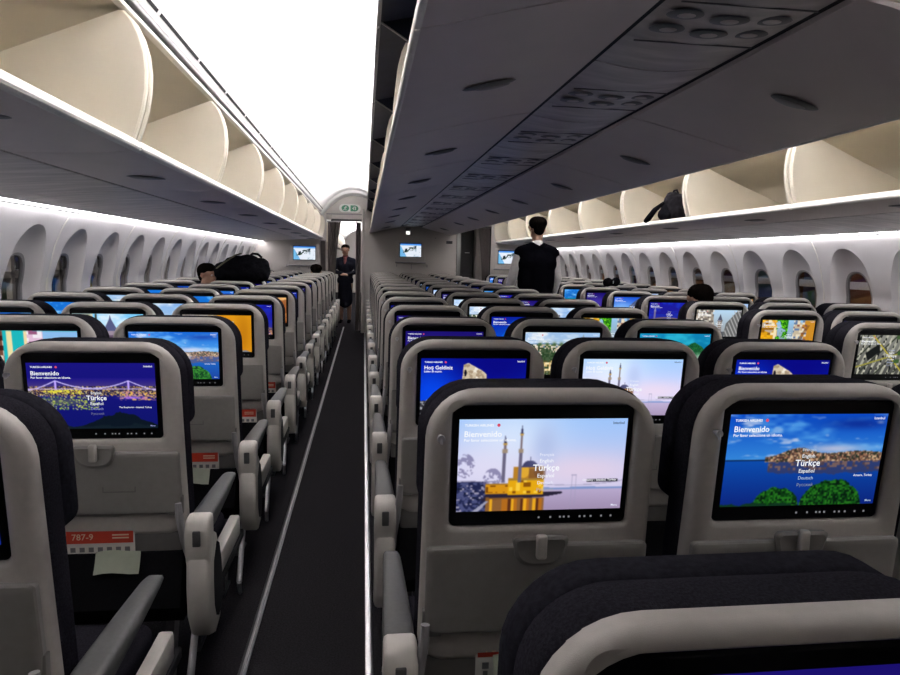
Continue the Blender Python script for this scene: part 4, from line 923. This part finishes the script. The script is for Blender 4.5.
def person(label, loc, rz, J, s=1.0, top='shirt', vest=None, legs='uniform', hair='short', yaw=0, pitch=0, skirt=False, vox=.011, scarf=False, group=None):
    """J: joints in metres for a figure facing +Y (pelvis, chest, neck, head, elbows, wrists, knees, ankles)"""
    t = thing('person', label, 'person', loc, rz, group)
    j = {k: V(v)*s for k, v in J.items()}
    sk, ha, ey, mo, P = head_caps(j['head'], yaw, pitch, s)
    pel, ch, nk = j['pelvis'], j['chest'], j['neck']; up = (nk-pel).normalized()
    X = V((1, 0, 0)); sh = {e: ch+V((e*.165*s, 0, 0))+up*.10*s for e in (-1, 1)}; hp = {e: pel+V((e*.085*s, 0, 0)) for e in (-1, 1)}
    torso = [(pel+X*-.07*s, pel+X*.07*s, .105*s, .105*s), (pel, ch, .115*s, .125*s), (ch+X*-.09*s, ch+X*.09*s, .105*s, .105*s), (sh[-1], sh[1], .062*s, .062*s), (pel+up*.12*s+X*-.06*s, pel+up*.12*s+X*.06*s, .095*s, .095*s)]
    for e in (-1, 1): torso += [(ch+X*e*.09*s-up*.03*s, sh[e]+X*-e*.03*s, .095*s, .066*s), (nk-up*.04*s, sh[e], .052*s, .056*s)]
    neck = [(nk-up*.05*s, j['head']+V((0, -.015*s, -.06*s)), .058*s, .052*s)]
    arms = []; fore = []; hands = []
    for e, a in ((-1, 'l'), (1, 'r')):
        el, wr = j['elbow_'+a], j['wrist_'+a]; arms.append((sh[e], el, .056*s, .043*s)); fore.append((el, wr, .042*s, .028*s)); hands += hand_caps(wr, wr-el, V((e*.2, 1, 0)) if abs((wr-el).normalized().z) > .5 else V((e, 0, 0)), s)
    legc = []; feet = []
    for e, a in ((-1, 'l'), (1, 'r')):
        kn, an = j['knee_'+a], j['ankle_'+a]; legc += [(hp[e], kn, .088*s, .058*s), (kn, an, .056*s, .040*s)]; feet.append((an+V((0, -.02*s, -.045*s)), an+V((0, .14*s, -.055*s)), .040*s, .034*s))
    G = lambda caps, d: [(c[0], c[1], c[2]+d, c[3]+d) for c in caps]
    link('body', blob('body', sk+neck+torso+arms+fore+hands+legc+G(feet, -.006), 'skin', .0075 if vox < .0105 else vox*.8, 3), t)
    link('hair', blob('hair', ha if hair != 'bun' else ha+[(P(0, -.11, .04), P(0, -.12, .03), .04*s, .035*s)], 'hair', .007, 4), t)
    for p in ey:
        e_ = link('eye', MB().use('eyew').ell(p, (.0125*s, .0105*s, .0105*s), 12, 8).mesh('eye'), t)
        f = (V(p)-j['head']); f.z = 0; f.normalize(); R = Matrix.Rotation(yaw, 3, 'Z'); q = V(p)+R @ V((0, .0075*s, 0)); link('iris', MB().use('hair').ell(q, (.006*s, .004*s, .006*s), 10, 6).mesh('iris'), e_)
    link('mouth', blob('mouth', mo, 'lipsm', .003, 2), t)
    link(top, blob(top, G(torso+arms+fore, .010), {'shirt': 'shirt', 'jacket': 'uniform'}.get(top, 'uniform'), vox, 4), t, 'white long-sleeved shirt' if top == 'shirt' else 'dark top')
    if top == 'shirt': link('collar', blob('collar', [(nk+up*-.05*s, nk+up*-.008*s, .068*s, .062*s)], 'shirt', .008, 3), t)
    if vest:
        link('vest', blob('vest', G([c for c in torso if c is not torso[3]], .018)+[(sh[-1]+X*.03*s, sh[1]-X*.03*s, .072*s, .072*s), (nk-up*.085*s, nk-up*.06*s, .085*s, .072*s), (pel+up*.10*s-X*.09*s, ch+up*.05*s-X*.10*s, .10*s, .10*s), (pel+up*.10*s+X*.09*s, ch+up*.05*s+X*.10*s, .10*s, .10*s)], 'vest', vox, 5), t, 'black sleeveless vest')
    if skirt: link('skirt', blob('skirt', [(pel, (j['knee_l']+j['knee_r'])/2, .15*s, .17*s)], 'uniform', .012, 4), t)
    else: link('trousers', blob('trousers', G(torso[:1]+legc, .012), legs, vox, 4), t)
    for f in feet: link('shoe', blob('shoe', [f], 'mesh_black', .008, 3), t)
    if scarf: link('scarf', blob('scarf', [(nk-up*.03*s, nk+up*.0*s, .072*s, .066*s), (nk+V((0, .07*s, -.05*s)), nk+V((0, .11*s, -.16*s)), .035*s, .03*s)], 'scarf', .009, 3), t)
    return t
STAND = dict(pelvis=(0, 0, .94), chest=(0, 0, 1.27), neck=(0, -.01, 1.47), head=(0, .015, 1.615), elbow_l=(-.27, .03, 1.10), wrist_l=(-.25, .20, .93), elbow_r=(.27, .03, 1.10), wrist_r=(.25, .20, .93), knee_l=(-.09, .015, .50), ankle_l=(-.09, -.02, .085), knee_r=(.09, .015, .50), ankle_r=(.09, -.02, .085))
SIT = dict(pelvis=(0, 0, .56), chest=(0, -.05, .87), neck=(0, -.05, 1.06), head=(0, -.02, 1.20), elbow_l=(-.22, .05, .76), wrist_l=(-.12, .22, .69), elbow_r=(.22, .05, .76), wrist_r=(.12, .22, .69), knee_l=(-.09, .30, .545), ankle_l=(-.09, .26, .10), knee_r=(.09, .30, .545), ankle_r=(.09, .26, .10))
person('man standing in the right aisle seen from behind, black vest over white shirt', (1.925, 7.4, 0), radians(2), dict(STAND, elbow_l=(-.235, .04, 1.12), elbow_r=(.235, .04, 1.12)), 1.11, 'shirt', True, 'uniform', 'short', radians(8), radians(-6))
person('crew member in dark uniform and dark red scarf standing in the left doorway, facing us', (-.40, 14.9, 0), radians(176), dict(STAND, wrist_l=(-.06, .24, 1.08), wrist_r=(.05, .25, 1.10), elbow_l=(-.27, .06, 1.14), elbow_r=(.27, .06, 1.14)), .985, 'jacket', None, 'uniform', 'bun', skirt=True, scarf=True)
SL = lambda b, k, i: SEATS[(b, k, i)].location
def passenger(label, b, k, i, dy=.37, dz=0, yaw=0, pitch=0, s=1.0, dx=0, J=None):
    p = SL(b, k, i); return person(label, (p.x+dx, p.y+dy, dz), 0, J or SIT, s, 'jacket', None, 'uniform', 'short', yaw, pitch, vox=.013)
LEAN = dict(SIT, neck=(.04, -.09, 1.13), head=(.09, -.10, 1.285), chest=(.02, -.07, .94), pelvis=(0, -.02, .60))
passenger('dark-haired passenger peering over the left seats, beside the black bag', 'L', 6, 0, .42, -.03, radians(-115), radians(-4), .97, .15, LEAN)
passenger('dark-haired passenger low in an aisle-side seat of the right block', 'R', 3, 0, .41, -.045, radians(20), radians(-12), 1.0, .03, dict(SIT, head=(0, -.05, 1.21), neck=(0, -.08, 1.06), chest=(0, -.07, .87)))
passenger('passenger with dark hair seated in a front row of the left block', 'L', 11, 2, .42, 0, radians(5), 0, .99, -.02)

# ------------------------------------------------------------------ bags
def rough(me, amp, seed):
    for v in me.vertices:
        c = v.co; n = float(fbm(np.array(c.x*14+seed), np.array(c.z*14+c.y*9), seed))-.5; v.co = c+v.normal*n*amp
    me.update(); return me
t = thing('duffel_bag', 'large black bag lying across the left seat tops, beside a passenger', 'bag', (-1.235, 6.98, 1.165))
link('bag_body', rough(blob('bag_body', [((-.17, 0, .09), (.17, .0, .10), .10, .11), ((-.05, 0, .14), (.10, 0, .155), .11, .11), ((.14, 0, .12), (.20, 0, .15), .10, .085), ((-.20, 0, .075), (.22, 0, .07), .075, .075), ((.20, .02, .17), (.23, .02, .10), .06, .07)], 'bagblack', .012, 3), .035, 3), t)
link('strap', MB().use('bagtrim').tube([(-.21, -.085, .12), (-.15, -.105, .165), (-.09, -.10, .21), (-.03, -.06, .255), (.02, .0, .275)], .007, 8).mesh('strap'), t)
link('handle', MB().use('bagblack').tube([(.10, -.02, .25), (.13, -.02, .275), (.18, -.02, .27), (.22, -.02, .235)], .012, 8).mesh('handle'), t)
b = MB().use('bagblack'); t = thing('small_bag', 'small black two-lobed bag on top of the right block seats', 'bag', (2.74, 7.2, 1.185))
link('bag_body', blob('bag_body', [((-.05, 0, .03), (-.04, 0, .035), .05, .05), ((.045, 0, .035), (.05, 0, .04), .05, .05), ((-.05, 0, .02), (.05, 0, .02), .03, .03)], 'bagblack', .007, 3), t)
link('zip_pull', MB().use('metal').box(-.004, .004, -.055, -.050, .02, .05, .001).mesh('zip_pull'), t)
t = thing('backpack', 'dark grey backpack standing in the open right overhead bin', 'backpack', (2.615, 5.47, 1.79), radians(8))
link('bag_body', rough(blob('bag_body', [((0, -.05, .08), (0, .08, .09), .09, .09), ((0, -.04, .14), (0, .06, .18), .09, .075), ((-.01, .0, .19), (0, .05, .20), .06, .05)], 'baggrey', .011, 3), .03, 5), t)
link('front_pocket', blob('front_pocket', [((-.06, .0, .05), (-.06, .08, .06), .055, .055), ((-.05, .03, .09), (-.05, .06, .1), .05, .05)], 'bagblack', .01, 3), t)
link('strap', MB().use('bagblack').tube([(-.08, .06, .16), (-.12, .13, .10), (-.135, .20, .03), (-.13, .25, .012)], [.012, .022, .026, .02], 10).mesh('strap'), t)
link('handle', MB().use('bagblack').tube([(0, -.02, .235), (0, .0, .262), (0, .04, .262), (0, .06, .24)], .008, 8).mesh('handle'), t)

# ------------------------------------------------------------------ light
def area(name, loc, rot, sx, sy, power, col=(1, .97, .98)):
    l = bpy.data.lights.new(name, 'AREA'); l.shape = 'RECTANGLE'; l.size = sx; l.size_y = sy; l.energy = power; l.color = col
    o = bpy.data.objects.new(name, l); COL.objects.link(o); o.location = loc; o.rotation_euler = rot; return o
YL = YB-.25
PW = 175
# long cove strips behind the top rails of the centre bins, washing the aisle ceilings (turned upward)
Y0L, Y1L = .1, YB-.9
for x, tilt in ((.125, 17), (1.619, -17)):
    area('cove_light', (x, (Y0L+Y1L)/2, 2.372), (pi, radians(-tilt), 0), .05, Y1L-Y0L, PW)
area('next_cabin_light', (-.15, 20.5, 2.20), (pi, 0, 0), .3, 13, 260)
for x, y in ((6.2, 6), (-4.2, 6)):  # added lamps that light the objects outside the windows
    l = bpy.data.lights.new('outside_fill', 'POINT'); l.energy = 600 if x > 0 else 300; l.color = (1, .85, .7); l.shadow_soft_size = .3
    o = bpy.data.objects.new('outside_fill', l); COL.objects.link(o); o.location = (x, y, 3.4)
w = bpy.data.worlds.new('World'); SC.world = w; w.use_nodes = True
w.node_tree.nodes['Background'].inputs[0].default_value = (.35, .33, .34, 1); w.node_tree.nodes['Background'].inputs[1].default_value = .06

# ------------------------------------------------------------------ camera
YAW, PITCHC, ROLL, FPX, HC = radians(7.43), radians(6.58), radians(1.35), 670.0, 1.42
cam = bpy.data.cameras.new('Camera'); co = bpy.data.objects.new('Camera', cam); COL.objects.link(co); SC.camera = co
cam.sensor_fit = 'HORIZONTAL'; cam.sensor_width = 36; cam.lens = FPX*36/900; cam.clip_start = .02; cam.clip_end = 300
f = Vector((sin(YAW)*cos(PITCHC), cos(YAW)*cos(PITCHC), -sin(PITCHC))); r0 = Vector((cos(YAW), -sin(YAW), 0)); u0 = r0.cross(f)
r = r0*cos(ROLL)+u0*sin(ROLL); u = u0*cos(ROLL)-r0*sin(ROLL)
co.matrix_world = Matrix(((r.x, u.x, -f.x, 0), (r.y, u.y, -f.y, 0), (r.z, u.z, -f.z, HC), (0, 0, 0, 1)))
SC.view_settings.view_transform = 'Standard'; SC.view_settings.look = 'None'; SC.view_settings.exposure = 0; SC.view_settings.gamma = 1; SC.view_settings.use_curve_mapping = False
SC.cycles.use_denoising = True; SC.cycles.max_bounces = 8; SC.cycles.diffuse_bounces = 4
SC.cycles.sample_clamp_indirect = 0
